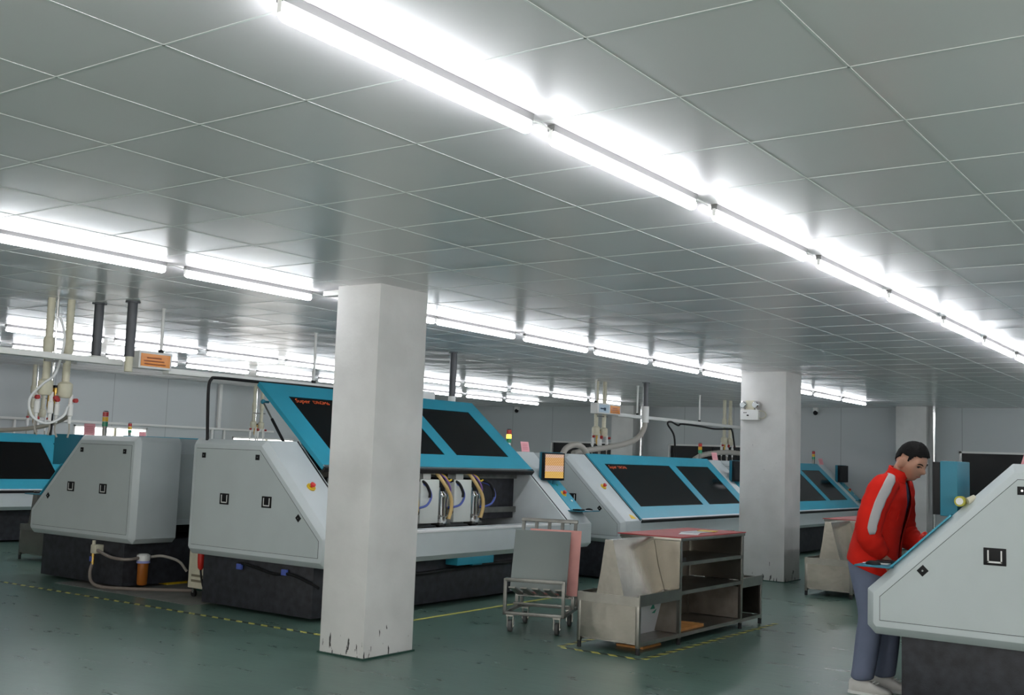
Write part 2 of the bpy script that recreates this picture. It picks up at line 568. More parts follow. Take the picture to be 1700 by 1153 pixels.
for k in range(14):
    lamp('lit fluorescent batten, %s from the camera in the row crossing the middle of the ceiling' % ORD[k], [-.085, 1.245, 2.65, 4.06, 5.43, 6.87, 8.3][k] if k < 7 else 8.3+1.4*(k-6), -.61)
for k in range(12):
    lamp('lit fluorescent batten, %s from the left in the row above the broad pillar' % ORD[k], (4.22 if k == 2 else 1.36+1.355*k+(.03*k if k > 2 else 0)*.3), 3.36)
for k in range(10):
    lamp('lit fluorescent batten, %s from the left in the row over the grey machines' % ORD[k], 4.33+1.345*k, 8.42)
for k in range(10):
    lamp('lit fluorescent batten, %s from the left in the row nearest the left wall' % ORD[k], 4.28+1.365*k, 10.55)
for k in range(16):  # unseen lamp row added to brighten the right and far parts
    lamp('added fluorescent batten out of the frame, %s in the row right of the camera' % ORD[k], -3.6+1.4*k, -4.6)
lamp('added fluorescent batten behind the camera at the head of the middle row', -1.62, -.61)  # unseen lamps added for light, carrying the rows on past the frame
lamp('added fluorescent batten behind the camera, last of the middle row', -3.02, -.61)
lamp('added fluorescent batten out of the frame at the head of the broad pillar row', -.05, 3.36)

# ------------------------------------------------------------------ drilling machines
DEP, ZB, ZL, ZF, ZT = 1.83, .46, .51, .73, 1.525
SY = .84
def prof(i=0.0):
    """outline of the end cabinet in (ly, z), inset by i"""
    t = math.tan(R(21.7))
    return [(.05+i*.3, ZB+i), (i, ZL+i*.45), (i, ZF-i*t), (SY+i*.35, ZT-i), (DEP-.04-i*.4, ZT-i), (DEP-i, ZT-.05-i*.4), (DEP-i, ZL+i*.45), (DEP-.05-i*.3, ZB+i)]
SL = math.hypot(SY, ZT-ZF)
def slope_pt(lx, s, n=0, org=(0, ZF), ang=math.atan2(ZT-ZF, SY), ln=SL):
    c, q = math.cos(ang), math.sin(ang)
    return (lx, org[0]+s*ln*c-n*q, org[1]+s*ln*q+n*c)

def slope_box(bm, a, b, s0, s1, n0, n1, **k):
    lo = [slope_pt(a, s0, n0, **k), slope_pt(b, s0, n0, **k), slope_pt(b, s1, n0, **k), slope_pt(a, s1, n0, **k)]
    hi = [slope_pt(a, s0, n1, **k), slope_pt(b, s0, n1, **k), slope_pt(b, s1, n1, **k), slope_pt(a, s1, n1, **k)]
    return bm.loops([lo, hi])

def end_cabinet(root, L, wid, left):
    def X(v):
        return v if left else L-v
    bm = MB()
    def ring(i, x):
        return [(X(x), y, z) for y, z in prof(i)]
    bm.loops([ring(0, wid), ring(0, .05), ring(.05, 0)])
    cab = bm.build('end_cabinet', M_paint, root, bevel=.006, angle=25)
    # door with a shadow gap
    def dprof(i):
        return [(i, ZB+i), (i, ZF-.43*i), (SY+.4*i, ZT-i), (DEP-i, ZT-i), (DEP-i, ZB+i)]
    MB().loops([[(X(-.0008), y, z) for y, z in dprof(.088)], [(X(.01), y, z) for y, z in dprof(.088)]]).build('door_gap', M_seam, cab, smooth=False)
    d = MB().loops([[(X(-.003), y, z) for y, z in dprof(.0915)], [(X(.008), y, z) for y, z in dprof(.0915)]]).build('door', M_door, cab, smooth=False)
    s = -1 if left else 1
    for y in (.75, 1.31):
        z = .985
        h = MB()
        h.box((X(-.006), y-.062, z-.05), (X(.004), y+.062, z+.05))
        hh = h.build('latch', M_black, cab, bevel=.003)
        h = MB()
        x = X(-.008)
        for a, b, c, e in ((-.04, -.032, -.034, .036), (.032, .04, -.034, .036), (-.04, .04, -.036, -.026)):
            h.box((x, y+a, z+c), (X(-.004), y+b, z+e))
        h.build('latch_trim', M_white, cab, smooth=False)
    for (y, z, r) in ((.90, 1.372, 0), (1.63, 1.372, 0), (.345, .87, 45)):
        MB().box((X(-.006), y-.026, z-.024), (X(.004), y+.026, z+.024), Matrix.Rotation(R(r), 3, 'X')).build('cam_lock', M_black, cab, bevel=.002)
        MB().cyl((X(-.009), y, z), (X(-.004), y, z), .006, n=8).build('key_pin', M_chrome, cab)
    return cab

def estop(root, lx, s):
    def P(n):
        return slope_pt(lx, s, n)
    e = MB().cyl(P(0), P(.012), .042, n=20).build('emergency_stop', M_yel, root)
    MB().tube([P(.012), P(.03), P(.03), P(.045), P(.05)], [.012, .012, .024, .024, .015], 16).build('button', M_red, e)
    return e

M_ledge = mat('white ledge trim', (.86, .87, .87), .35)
M_screen = mat('blank screen', (.01, .01, .012), .2)
def lit_screen_mat():
    m, nt, b = new_nodes('lit control screen')
    e = nt.nodes.new('ShaderNodeEmission')
    tc = nt.nodes.new('ShaderNodeTexCoord')
    sx = nt.nodes.new('ShaderNodeSeparateXYZ'); nt.links.new(tc.outputs['Generated'], sx.inputs[0])
    r = nt.nodes.new('ShaderNodeValToRGB'); r.color_ramp.interpolation = 'CONSTANT'
    els = [(0, (.72, .50, .16, 1)), (.27, (.66, .50, .43, 1)), (.52, (.66, .42, .20, 1)), (.86, (.64, .48, .40, 1))]
    cr_ = r.color_ramp
    cr_.elements[0].position, cr_.elements[0].color = els[0]
    cr_.elements[1].position, cr_.elements[1].color = els[1]
    for p, c in els[2:]:
        k = cr_.elements.new(p); k.color = c
    nt.links.new(sx.outputs['Z'], r.inputs['Fac'])
    br = nt.nodes.new('ShaderNodeTexBrick')
    br.inputs['Scale'].default_value = 1; br.inputs['Mortar Size'].default_value = .012
    br.inputs['Brick Width'].default_value = .11; br.inputs['Row Height'].default_value = .06
    br.inputs['Color1'].default_value = br.inputs['Color2'].default_value = (1, 1, 1, 1); br.inputs['Mortar'].default_value = (.6, .45, .3, 1)
    cb = nt.nodes.new('ShaderNodeCombineXYZ'); nt.links.new(sx.outputs['X'], cb.inputs[0]); nt.links.new(sx.outputs['Z'], cb.inputs[1])
    nt.links.new(cb.outputs[0], br.inputs['Vector'])
    mx = nt.nodes.new('ShaderNodeMixRGB'); mx.blend_type = 'MULTIPLY'; mx.inputs[0].default_value = 1
    nt.links.new(r.outputs['Color'], mx.inputs[1]); nt.links.new(br.outputs['Color'], mx.inputs[2])
    nt.links.new(mx.outputs['Color'], e.inputs[0])
    e.inputs[1].default_value = .62
    nt.links.new(e.outputs[0], nt.nodes['Material Output'].inputs[0])
    return m
M_lit = lit_screen_mat()

def machine(label, x0, yf, L, flip=False, lid_off=None, lit=False, mon_yaw=0, mon_ly=.47, heads=(), w1=None, mon_dep=.10, logo=True, tower=None, cab_only=False):
    """flip: front faces +y. Local lx runs along the machine, ly from the front to the back."""
    if flip:
        root = thing('drilling_machine', label, 'drilling machine', (x0+L, yf, 0), math.pi, 'drilling machines')
    else:
        root = thing('drilling_machine', label, 'drilling machine', (x0, yf, 0), 0, 'drilling machines')
    WL_, WR_ = .44, .53
    a, b = WL_, L-WR_
    end_cabinet(root, L, WL_, True)
    end_cabinet(root, L, WR_, False)
    # granite base and feet
    MB().box((.07, .2, .03), (L-.07, DEP-.2, ZB+.02)).build('base', M_granite, root, bevel=.006)
    for lx in (.5, L-.9):
        for ly in (.3, DEP-.3):
            MB().prism([(lx, 0), (lx+.26, 0), (lx+.26, .03), (lx, .03)], 'y', ly-.07, ly+.07).build('foot', M_yel, root, bevel=.004)
    # front trough
    MB().prism([(.05, ZB), (0, ZL), (0, ZF), (.012, ZF+.012), (.26, ZF+.012), (.26, ZB)], 'x', a, b).build('front_beam', M_paint, root, smooth=False)
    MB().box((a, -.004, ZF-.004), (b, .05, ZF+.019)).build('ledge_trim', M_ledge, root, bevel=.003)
    # rear housing, stepped in from the end cabinets
    by = DEP-.22
    hood = MB().prism([(1.16, ZB+.16), (1.16, 1.30), (SY+.02, 1.42), (SY+.02, ZT-.004), (by, ZT-.004), (by, ZB+.16)], 'x', a, b).build('rear_housing', M_paint, root, smooth=False)
    for k in range(5):
        lx = a+.08+k*(b-a-.16)/5
        MB().box((lx, by-.002, .68), (lx+(b-a-.16)/5-.03, by+.006, 1.36)).build('rear_panel', M_door, hood, smooth=False)
    if lid_off is None:
        kw = dict(org=(0.0, ZF+.005))
    else:
        kw = dict(org=lid_off[:2], ang=lid_off[2], ln=lid_off[3])
    # lid: blue frame with two smoked windows
    LL = b-a
    m_ = .25
    W1 = LL*.505 if w1 is None else w1
    x1a, x1b = a+m_, a+m_+W1
    x2a, x2b = x1b+.2, b-m_
    bm = MB()
    for (p, q, s0, s1) in ((a, b, 0, .185), (a, b, .845, 1), (a, x1a, .185, .845), (x1b, x2a, .185, .845), (x2b, b, .185, .845)):
        slope_box(bm, p, q, s0, s1, -.03, .012, **kw)
    lid = bm.build('lid', M_blue, root, smooth=False)
    for (p, q) in ((x1a, x1b), (x2a, x2b)):
        slope_box(MB(), p-.01, q+.01, .175, .855, -.012, .006, **kw).build('window_panel', M_glass, lid, smooth=False)
    slope_box(MB(), a, b, -.008, .012, .012, .018, **kw).build('lid_edge', M_chrome if lid_off else M_paint, lid, smooth=False)
    slope_box(MB(), a, b, -.022, -.006, -.035, .014, **kw).build('lid_seal', M_rubber, lid, smooth=False)
    if logo:
        o0 = Vector(slope_pt(x1a+.045, .775, .008, **kw))
        ex = Vector((1, 0, 0))
        ey = (Vector(slope_pt(0, 1, 0, **kw))-Vector(slope_pt(0, 0, 0, **kw))).normalized()
        ez = ex.cross(ey)
        def mt(o):
            return Matrix(((ex.x, ey.x, ez.x, o.x), (ex.y, ey.y, ez.y, o.y), (ex.z, ey.z, ez.z, o.z), (0, 0, 0, 1)))
        text('lettering', 'Super', .085, M_text, lid, mt(o0), .35)
        text('lettering', 'DRGM6', .066, M_text, lid, mt(o0+ex*.245), 0)
    # seals along the cabinets' slope
    for lx in (a-.035, b+.02):
        slope_box(MB(), lx, lx+.015, .0, 1.0, 0, .005).build('rail_seal', M_rubber, root, smooth=False)
    if lid_off:
        for lx in (a+.02, b-.02):
            s_ = 1 if lx < L/2 else -1
            p, q = Vector((lx-.04*s_, 1.345, 1.895)), Vector((lx-.04*s_, 1.02, ZT-.02))
            st = MB().cyl(p, q, .009, n=8).build('gas_strut', M_steeldk, root)
            MB().sphere(p, .024).cyl(p, p+Vector((.07*s_, 0, 0)), .012, n=8).build('joint', M_bluedk, st)
            MB().cyl(p.lerp(q, .42), q, .014, n=8).build('sleeve', M_black, st)
    # bed and gantry inside
    MB().box((a, .26, .5), (b, 1.16, .66)).build('bed', M_black, root, smooth=False)
    ga = MB().box((a, .78, .76), (b, 1.10, 1.40)).build('gantry', M_granite, root, smooth=False)
    for z in (.86, 1.24):
        MB().box((a, .74, z-.03), (b, .78, z+.03)).build('rail', M_steeldk, ga, smooth=False)
    for hx in heads:
        spindle_head(root, hx)
    # controls
    estop(root, .20, .50)
    pc = slope_box(MB(), b+.27, L-.02, .17, .60, -.002, .008).build('control_panel', M_blue, root, smooth=False)
    for s, dx, m in ((.52, .12, M_green), (.30, .16, M_white)):
        MB().cyl(slope_pt(b+.27+dx, s, .006), slope_pt(b+.27+dx, s, .016), .014, n=12).build('push_button', m, pc)
    estop(root, b+.27+.11, .40)
    # keyboard tray
    tr = MB().box((b+.20, -.06, .866), (L+.03, .16, .877)).build('keyboard_tray', M_bluedk, root, bevel=.004)
    MB().box((b+.22, .0, .877), (L-.20, .10, .893)).build('keyboard', M_black, tr, bevel=.004)
    MB().sphere((L-.06, .03, .882), .04, 14, (.8, 1.2, .5)).build('mouse', M_black, tr)
    MB().box((L-.19, -.05, .8775), (L-.11, .10, .880)).build('note_sheet', M_paper, tr, smooth=False)
    # monitor
    lx, ly, z0 = b+.31, mon_ly, 1.20
    rot = Matrix.Rotation(mon_yaw, 3, 'Z')
    pv = (lx, ly, z0)
    mw, mh, md = .16, .33, mon_dep
    mo = MB().box((lx-mw, ly-md*.4, z0), (lx+mw, ly+md*.6, z0+mh), rot, pv).build('monitor', M_bluedk, root, bevel=.006)
    MB().box((lx-mw+.004, ly-md*.4-.045, z0+.006), (lx+mw-.004, ly-md*.4, z0+mh-.006), rot, pv).build('bezel', M_black, mo, bevel=.005)
    sb = MB().box((-mw+.022, -.001, -mh/2+.03), (mw-.022, .001, mh/2-.024)).build('screen', M_lit if lit else M_screen, mo, smooth=False)
    sb.rotation_euler = (0, 0, mon_yaw)
    sb.location = rot @ Vector((0, -md*.4-.0465, 0)) + Vector((lx, ly, z0+mh/2))
    MB().tube([(lx, ly, z0+.02), (lx, ly+.01, z0-.03), (lx+.02, ly+.0, z0-.10)], .035, 12).build('monitor_arm', M_bluedk, root)
    # signal tower and card on the right-hand cabinet
    tx, ty = tower if tower else (b+.20, 1.1)
    tw = MB().cyl((tx, ty, ZT-.01), (tx, ty, ZT+.10), .024, n=12).build('signal_tower', M_steeldk if not lit else M_white, root)
    cols = ((M_gn, M_am_on if lit else M_am, M_rd))
    for k, m in enumerate(cols):
        MB().cyl((tx, ty, ZT+.10+k*.052), (tx, ty, ZT+.148+k*.052), .030, n=14).build('lens', m, tw)
    MB().cyl((tx, ty, ZT+.256), (tx, ty, ZT+.264), .030, .02, n=14).build('cap', M_black, tw)
    return root
M_gn = mat('green lens', (.01, .25, .12), .3)
M_am = mat('amber lens', (.75, .42, .02), .3)
M_am_on = mat('lit amber lens', (.8, .45, .02), .3, emit=(1, .6, .05), estr=2.2)
M_rd = mat('red lens', (.45, .02, .02), .3)

def spindle_head(root, x):
    """white motor cover with the spindle and its tubing to the right; front faces -y (ly small)"""
    h = MB().box((x, .52, .76), (x+.29, .76, 1.20)).build('spindle_head', mat('pale head cover', (.66, .70, .66), .5), root, bevel=.006)
    MB().box((x+.10, .60, 1.20), (x+.25, .76, 1.275)).build('motor', M_white, h, bevel=.01)
    MB().box((x-.02, .60, 1.20), (x+.12, .78, 1.30)).build('slide', M_steeldk, h, smooth=False)
    sx = x+.385
    MB().tube([(sx, .56, .70), (sx, .56, .73), (sx, .56, .75), (sx, .56, .82), (sx, .56, .83), (sx, .56, 1.02), (sx, .56, 1.04), (sx, .56, 1.08)],
              [.03, .055, .07, .07, .045, .045, .052, .03], 16).build('spindle', M_chrome, h)
    MB().box((sx-.075, .58, .80), (sx+.075, .76, 1.22)).build('carriage', M_black, h, smooth=False)
    for dx in (-.065, .065):
        r_ = MB().cyl((sx+dx, .54, .76), (sx+dx, .54, 1.12), .013, n=8).build('guide_rod', M_chrome, h)
        MB().box((sx+dx-.022, .52, .80), (sx+dx+.022, .57, .84)).build('clamp', M_steeldk, r_, bevel=.003)
    MB().box((sx-.085, .50, .735), (sx+.085, .62, .765)).build('pressure_foot', M_steeldk, h, bevel=.004)
    MB().cyl((sx-.09, .55, 1.09), (sx-.09, .55, 1.15), .02, n=10).build('air_fitting', M_white, h)
    MB().tube(crv([(sx-.10, .60, 1.285), (sx-.09, .55, 1.25), (sx-.055, .49, 1.16), (sx+.03, .47, 1.04), (sx+.055, .47, .92), (sx+.03, .48, .80)], 7), .019, 10).build('dust_hose', M_tan, h)
    MB().cyl((sx-.11, .60, 1.25), (sx-.10, .60, 1.29), .032, n=12).build('hose_collar', M_cream, h)
    MB().tube(crv([(sx-.07, .62, 1.285), (sx-.0, .54, 1.24), (sx+.04, .51, 1.19), (sx+.10, .52, 1.20)], 7), .010, 8).build('yellow_tube', M_yel, h)
    MB().tube(crv([(sx-.05, .62, 1.28), (sx-.01, .52, 1.22), (sx+.06, .50, 1.12), (sx+.08, .52, 1.05)], 7), .010, 8).build('purple_cable', M_purple, h)
    MB().tube(crv([(sx+.14, .60, 1.19), (sx+.22, .50, 1.14), (sx+.265, .47, 1.04), (sx+.22, .48, .95), (sx+.13, .50, .92), (sx+.07, .53, .915)], 7), .012, 8).build('cooling_tube', M_bluewire, h)
    MB().tube(crv([(sx+.13, .60, 1.20), (sx+.20, .51, 1.17), (sx+.25, .48, 1.08), (sx+.25, .475, 1.02)], 7), .016, 8).build('black_sleeve', M_black, h)
    MB().cyl((sx+.06, .53, .93), (sx+.06, .53, 1.0), .014, n=8).build('valve', M_chrome, h)
    MB().tube(crv([(sx+.06, .53, .90), (sx+.11, .51, .90), (sx+.13, .51, .86), (sx+.08, .52, .82)], 6), .004, 6).build('thin_tube', M_black, h)

LID_OPEN = (.52, 1.305, R(39.8), 1.205)
B0 = 4.66
MACH_B = machine('large grey drilling machine with raised blue lid, behind the broad white pillar', B0, 3.80, 4.33, lid_off=LID_OPEN, lit=True, mon_yaw=R(-18), mon_dep=.04,
        heads=[5.39-B0, 5.935-B0, 6.48-B0, 7.025-B0], tower=(3.98, 1.0))
MACH_C = machine('grey drilling machine with closed blue lid, behind the shelf with the red top', 9.70, 3.80, 4.60, tower=(4.16, 1.0), mon_yaw=R(-12), mon_dep=.05)
MACH_D = machine('grey drilling machine with closed blue lid, farthest, right of the emergency light pillar', 14.9, 3.80, 4.30, tower=(3.9, .95), mon_yaw=R(-12), mon_dep=.05)
MACH_A = machine('grey drilling machine turned away, its plain back and end panel beside the amber filter', 4.74, 8.38, 4.33, flip=True, tower=(4.07, .88), mon_yaw=R(-72), mon_ly=.33)
MACH_F = machine('blue lidded drilling machine at the left edge by the daylit wall', 4.95, 11.80, 4.33, tower=(4.13, 1.0))
MACH_E = machine('grey drilling machine nearest the camera, at which the man in red stands', 4.86, -.635, 4.33, flip=True)

# ------------------------------------------------------------------ small things on and by the machines
def card(label, loc, rx, rz):
    o = MB().box((-.055, -.0015, 0), (.055, .0015, .125)).build('pink_card', M_card, None, smooth=False)
    o.location = (loc[0], loc[1], loc[2]+.002)
    o.rotation_euler = (rx, 0, rz)
    for k in range(4):
        MB().box((-.035, -.0022, .03+k*.02), (.035, -.0015, .037+k*.02)).build('printed_line', mat('faded red print', (.65, .22, .25), .7), o, smooth=False)
    return tag(o, label, 'card', 'pink cards on the machines')
card('pink card leaning on top of the machine with the raised lid', (8.80, 4.66, ZT), R(-18), R(-25))
card('pink card on the closed lid machine behind the shelf', (14.13, 4.66, ZT), R(-18), R(-25))
card('pink card on the far machine beyond the emergency light pillar', (19.0, 4.66, ZT), R(-18), R(-25))
card('pink card on top of the machine beside the amber filter', (4.9, 7.62, ZT), R(18), R(-35))
card('pink card on the blue lidded machine by the daylit wall', (9.235, 12.66, ZT), R(-18), R(-25))
card('pink card on the machine in front of the man in red', (5.05, -1.52, ZT), R(18), R(-15))
o = tag(MB().prism([(0, 0), (.13, 0), (.09, .055), (.03, .075)], 'z', -.0006, .0006).build('warning_sticker', M_yel, None, smooth=False), 'small yellow sticker on the sloping corner of the closed lid machine', 'sticker')
p = Vector(slope_pt(0, .03, .0015))
o.location = (9.93, 3.80+p.y, p.z)
o.rotation_euler = (math.atan2(ZT-ZF, SY), 0, 0)
# tape rolls by the man's machine
r = thing('tape_roll', 'roll of yellow tape on the slope under the monitor of the nearest machine', 'tape roll', (4.885, -1.19, 1.302))
MB().tube([(-.02, 0, -.008), (.03, 0, -.008)], [.031, .031], 20).build('tape', mat('olive tape', (.42, .40, .04), .5), r)
MB().tube([(-.024, 0, -.008), (-.019, 0, -.008)], [.021, .021], 20).build('core', M_white, r)
MB().tube([(.0, -.04, -.005), (.03, -.075, .015)], [.02, .02], 14).build('strip', M_cream, r)
# blue box hung under the front beam of the open machine
r = thing('junction_box', 'flat blue box under the front beam of the machine with the raised lid', 'box', (6.82, 3.90, 0))
MB().box((-.30, -.05, .385), (.30, .10, .46)).build('case', M_blue, r, bevel=.006)
MB().box((-.06, -.052, .375), (.10, -.02, .386)).build('lip', M_bluedk, r, smooth=False)
tag(MB().tube(crv([(5.1, 3.96, .40), (5.5, 3.95, .38), (6.0, 3.95, .33), (6.5, 3.95, .34), (7.1, 3.95, .36), (7.7, 3.96, .36), (8.3, 3.96, .40)], 6), .018, 8).build('cable', M_black), 'thick black cable along the dark base of the machine with the raised lid', 'cable')
r = tag(MB().tube(crv([(4.715, 4.93, .42), (4.70, 4.86, .425), (4.70, 4.70, .405), (4.70, 4.45, .37), (4.70, 4.25, .385), (4.70, 4.0, .33), (4.70, 3.9, .30)], 6), .013, 8).build('cable', M_black), 'black cable with blue clips across the dark end of the raised lid machine', 'cable')
for y in (4.9, 4.32):
    MB().box((4.685, y-.03, .37), (4.715, y+.03, .42)).build('clip', M_bluewire, r, bevel=.004)

# filter and drain hoses behind machine A
r = thing('water_filter', 'amber bowl water filter with white head behind the left grey machine', 'filter', (4.98, 6.66, 0))
MB().tube([(0, 0, .035), (0, 0, .045), (0, 0, .06), (0, 0, .27), (0, 0, .275)], [.02, .045, .052, .055, .05], 20).build('bowl', M_amber, r)
MB().tube([(0, 0, .265), (0, 0, .295), (0, 0, .295), (0, 0, .34), (0, 0, .355)], [.062, .062, .066, .066, .04], 20).build('head', M_white, r)
MB().tube([(0, 0, .262), (0, 0, .285)], [.068, .068], 20).build('ring', mat('pale blue ring', (.30, .33, .62), .4), r)
MB().box((-.02, .03, .29), (.02, .12, .35)).build('bracket', M_steeldk, r, smooth=False)
r = thing('drain_fitting', 'cream valve fitting with brass cock on the left machine base', 'valve', (4.765, 7.13, 0))
MB().box((-.05, -.045, .33), (.045, .045, .42)).build('manifold', M_cream, r, bevel=.01)
MB().cyl((-.03, .02, .42), (-.03, .02, .46), .018, n=10).build('stub', M_cream, r)
MB().cyl((-.03, .02, .22), (-.03, .02, .33), .016, n=10).build('cock', M_brass, r)
MB().box((-.05, .015, .25), (-.04, .05, .30)).build('handle', M_bluewire, r, smooth=False)
tag(MB().tube(crv([(4.74, 7.10, .37), (4.735, 7.0, .345), (4.74, 6.86, .315), (4.765, 6.72, .305), (4.83, 6.66, .305), (4.925, 6.655, .315)], 7), .016, 9).build('hose', mat('braided hose', (.22, .185, .16), .35)), 'clear braided hose from the cream fitting to the amber filter', 'hose')
tag(MB().tube(crv([(4.735, 7.15, .235), (4.72, 7.16, .15), (4.70, 7.10, .06), (4.70, 6.95, .02), (4.80, 6.70, .018), (5.0, 6.42, .018), (5.22, 6.15, .02)], 8), .016, 9).build('hose', MATS['braided hose']), 'clear braided hose looping down to the concrete by the left machine', 'hose')
tag(MB().tube(crv([(5.05, 6.64, .32), (5.13, 6.55, .33), (5.25, 6.45, .28), (5.32, 6.40, .18)], 7), .014, 9).build('hose', M_hose), 'short grey hose curving away behind the amber filter', 'hose')
tag(MB().cyl((5.50, 6.25, 0), (5.50, 6.25, .42), .17, n=24).sphere((5.50, 6.25, .42), .17, 20, (1, 1, .35)).build('tank', mat('dark green tank', (.008, .05, .035), .4)), 'dark green tank in the gap between the two grey machines', 'tank')
# slim cream cooler on castors
r = thing('cooler_cabinet', 'slim cream cooler cabinet on castors between the two grey machines', 'cabinet', (4.98, 5.68, 0))
MB().box((0, 0, .09), (.40, .27, .50)).build('body', M_cream, r, bevel=.008)
for z in (.15, .20):
    MB().box((-.004, .05, z), (.002, .22, z+.022)).build('vent', mat('brown vent', (.20, .18, .12), .6), r, smooth=False)
for x in (.05, .35):
    for y in (.04, .23):
        w_ = MB().cyl((x-.012, y, .032), (x+.012, y, .032), .032, n=14).build('castor', M_black, r)
        MB().box((x-.018, y-.012, .04), (x+.018, y+.012, .092)).build('fork', M_chrome, w_, smooth=False)
r = thing('power_plug', 'red power plug hanging in front of the slim cream cooler', 'plug', (4.93, 5.71, 0))
MB().tube([(0, 0, .46), (0, 0, .455), (0, 0, .36), (0, 0, .30), (0, 0, .28)], [.02, .036, .034, .028, .014], 14).build('body', M_red, r)
MB().tube(crv([(0, 0, .28), (.0, -.02, .2), (.02, -.04, .1), (.06, -.06, .015)], 6), .010, 8).build('lead', M_black, r)
MB().tube([(0, 0, .46), (.0, 0, .50)], [.012, .012], 8).build('stem', M_red, r)

# ------------------------------------------------------------------ floor tape
def tape(label, a, b, m=M_tape, w_=.05):
    a, b = Vector((*a, 0)), Vector((*b, 0))
    d = b-a
    L = d.length
    o = MB().box((0, -w_/2, 0), (L, w_/2, .0012)).build('floor_tape', m, None, smooth=False)
    o.location = (a.x, a.y, .0005)
    o.rotation_euler = (0, 0, math.atan2(d.y, d.x))
    return tag(o, label, 'floor tape', 'tape lines on the floor')
tape('striped floor tape along the ends of the two grey machines, up to the broad pillar', (4.26, 8.2), (4.36, 3.5))
tape('yellow floor tape along the front of the machine with the raised lid', (4.36, 3.5), (9.6, 3.62), M_tapey, .045)
tape('striped tape on the floor at the near end of the shelf with the red top', (5.33, 1.86), (5.33, 1.17))
tape('striped tape on the floor along the open front of the shelf with the red top', (5.36, 1.16), (7.95, 1.16))
tape('striped tape on the floor behind the shelf with the red top', (5.36, 1.90), (7.95, 1.90))
tape('striped tape on the floor round the farther steel shelf', (10.35, 1.17), (12.9, 1.17))

# ------------------------------------------------------------------ steel shelf with the red top
def make_shelf(label, loc):
    r = thing('steel_shelf', label, 'shelf', loc, 0, 'stainless shelves in the aisles')
    T, D = .03, .55
    Lx = 2.38
    xs = (0, .68, 1.90, Lx-T)
    for x in xs:
        for y in (0, D-T):
            top = .85 if x in (.68, 1.90) else .43
            lg = MB().box((x, y, .05), (x+T, y+T, top)).build('leg', M_steel, r, bevel=.002)
            MB().cyl((x+T/2, y+T/2, 0), (x+T/2, y+T/2, .052), .017, n=12).build('foot', M_rubber, lg)
    # bench tops with upturned lips
    for (a, b, ends) in ((0, .68, 'l'), (1.93, Lx, 'r')):
        bm = MB()
        bm.box((a, 0, .395), (b, D, .405))
        bm.box((a, -.004, .36), (b, .006, .445))
        bm.box((a, D-.006, .36), (b, D+.002, .43))
        x = a if ends == 'l' else b
        bm.box((x-.004, 0, .36), (x+.004, D, .43))
        bm.build('bench_top', M_steel, r, smooth=False)
    MB().box((T, T, .07), (Lx-T, D-T, .085)).box((T, .0, .06), (Lx-T, .025, .09)).box((T, D-.025, .06), (Lx-T, D, .09)).build('bottom_shelf', M_steel, r, smooth=False)
    MB().box((-.001, T, .085), (.004, D-T, .37)).build('end_panel', M_sheet, r, smooth=False)
    MB().box((Lx-.005, T, .085), (Lx, D-T, .37)).build('end_panel', M_sheet, r, smooth=False)
    MB().box((T, D-.02, .09), (Lx-T, D-.014, .37)).build('back_panel', M_inner, r, smooth=False)
    for x in (.69, 1.91):
        MB().box((x, T, .09), (x+.006, D-T, .37)).build('divider', M_inner, r, smooth=False)
    # middle cabinet
    MB().box((.665, .0, .43), (.68, D, .85)).build('side_panel', M_sheet, r, smooth=False)
    MB().box((1.93, .0, .43), (1.942, D, .85)).build('side_panel', M_steel, r, smooth=False)
    MB().box((.68, D-.02, .41), (1.93, D-.01, .84)).build('back_panel', M_inner, r, smooth=False)
    MB().box((1.28, D-.03, .44), (1.31, D-.02, .82)).build('back_seam', M_inner, r, smooth=False)
    for z in (.395, .625):
        MB().box((.68, .0, z), (1.93, D-.02, z+.03)).build('shelf_board', M_steel, r, smooth=False)
    MB().box((.66, -.01, .825), (1.95, D+.01, .852)).build('top_board', M_steel, r, bevel=.003)
    mt_ = MB().box((.64, -.015, .852), (1.955, D+.02, .860)).build('rubber_mat', M_redtop, r, smooth=False)
    # leaning racks on both bench tops: creased sheet, wide at the foot
    for (a, b) in ((.0, .66), (1.945, Lx-.10)):
        bm = MB()
        n_ = 8
        for k in range(n_):
            pass
        rings = []
        for k in range(n_+1):
            x = a+(b-a)*k/n_
            q = .004*math.sin(k*2.1)
            rings.append([(x, .13+q, .40), (x, .19-q*1.5, .62), (x, .245+q*.6, .845), (x, .315, .845), (x, .345, .62), (x, .385, .40)])
        bm.loops(rings).build('leaning_rack', M_sheet, r, angle=20)
    return r
SH = make_shelf('long stainless shelf with a red top and open bays, beside the steel trolley', (5.46, 1.26, 0))
# things on it
r = thing('white_board', 'white board with a green print leaning in the low bay of the red topped shelf', 'board', (5.96, 1.50, .086), R(0))
MB().box((-.17, -.008, 0), (.30, .008, .27), Matrix.Rotation(R(14), 3, 'X'), (0, 0, 0)).build('sheet', M_paper, r, smooth=False)
bm = MB()
for pts in ([(.02, .20), (.10, .20), (.05, .25)], [(.06, .165), (.13, .195), (.115, .16)]):
    q = Matrix.Rotation(R(14), 3, 'X')
    bm.loops([[q @ Vector((x, -.0082, z)) for x, z in pts], [q @ Vector((x, -.0095, z)) for x, z in pts]])
bm.build('green_mark', M_green, r, smooth=False)
tag(MB().box((6.22, 1.31, .087), (6.70, 1.62, .110)).build('backing_board', M_wood, None, smooth=False), 'orange brown board lying on the lowest deck of the red topped shelf', 'board')
tag(MB().box((5.72, 1.36, .002), (6.02, 1.60, .02)).build('backing_board', M_wood, None, smooth=False), 'orange brown board on the floor under the red topped shelf', 'board')
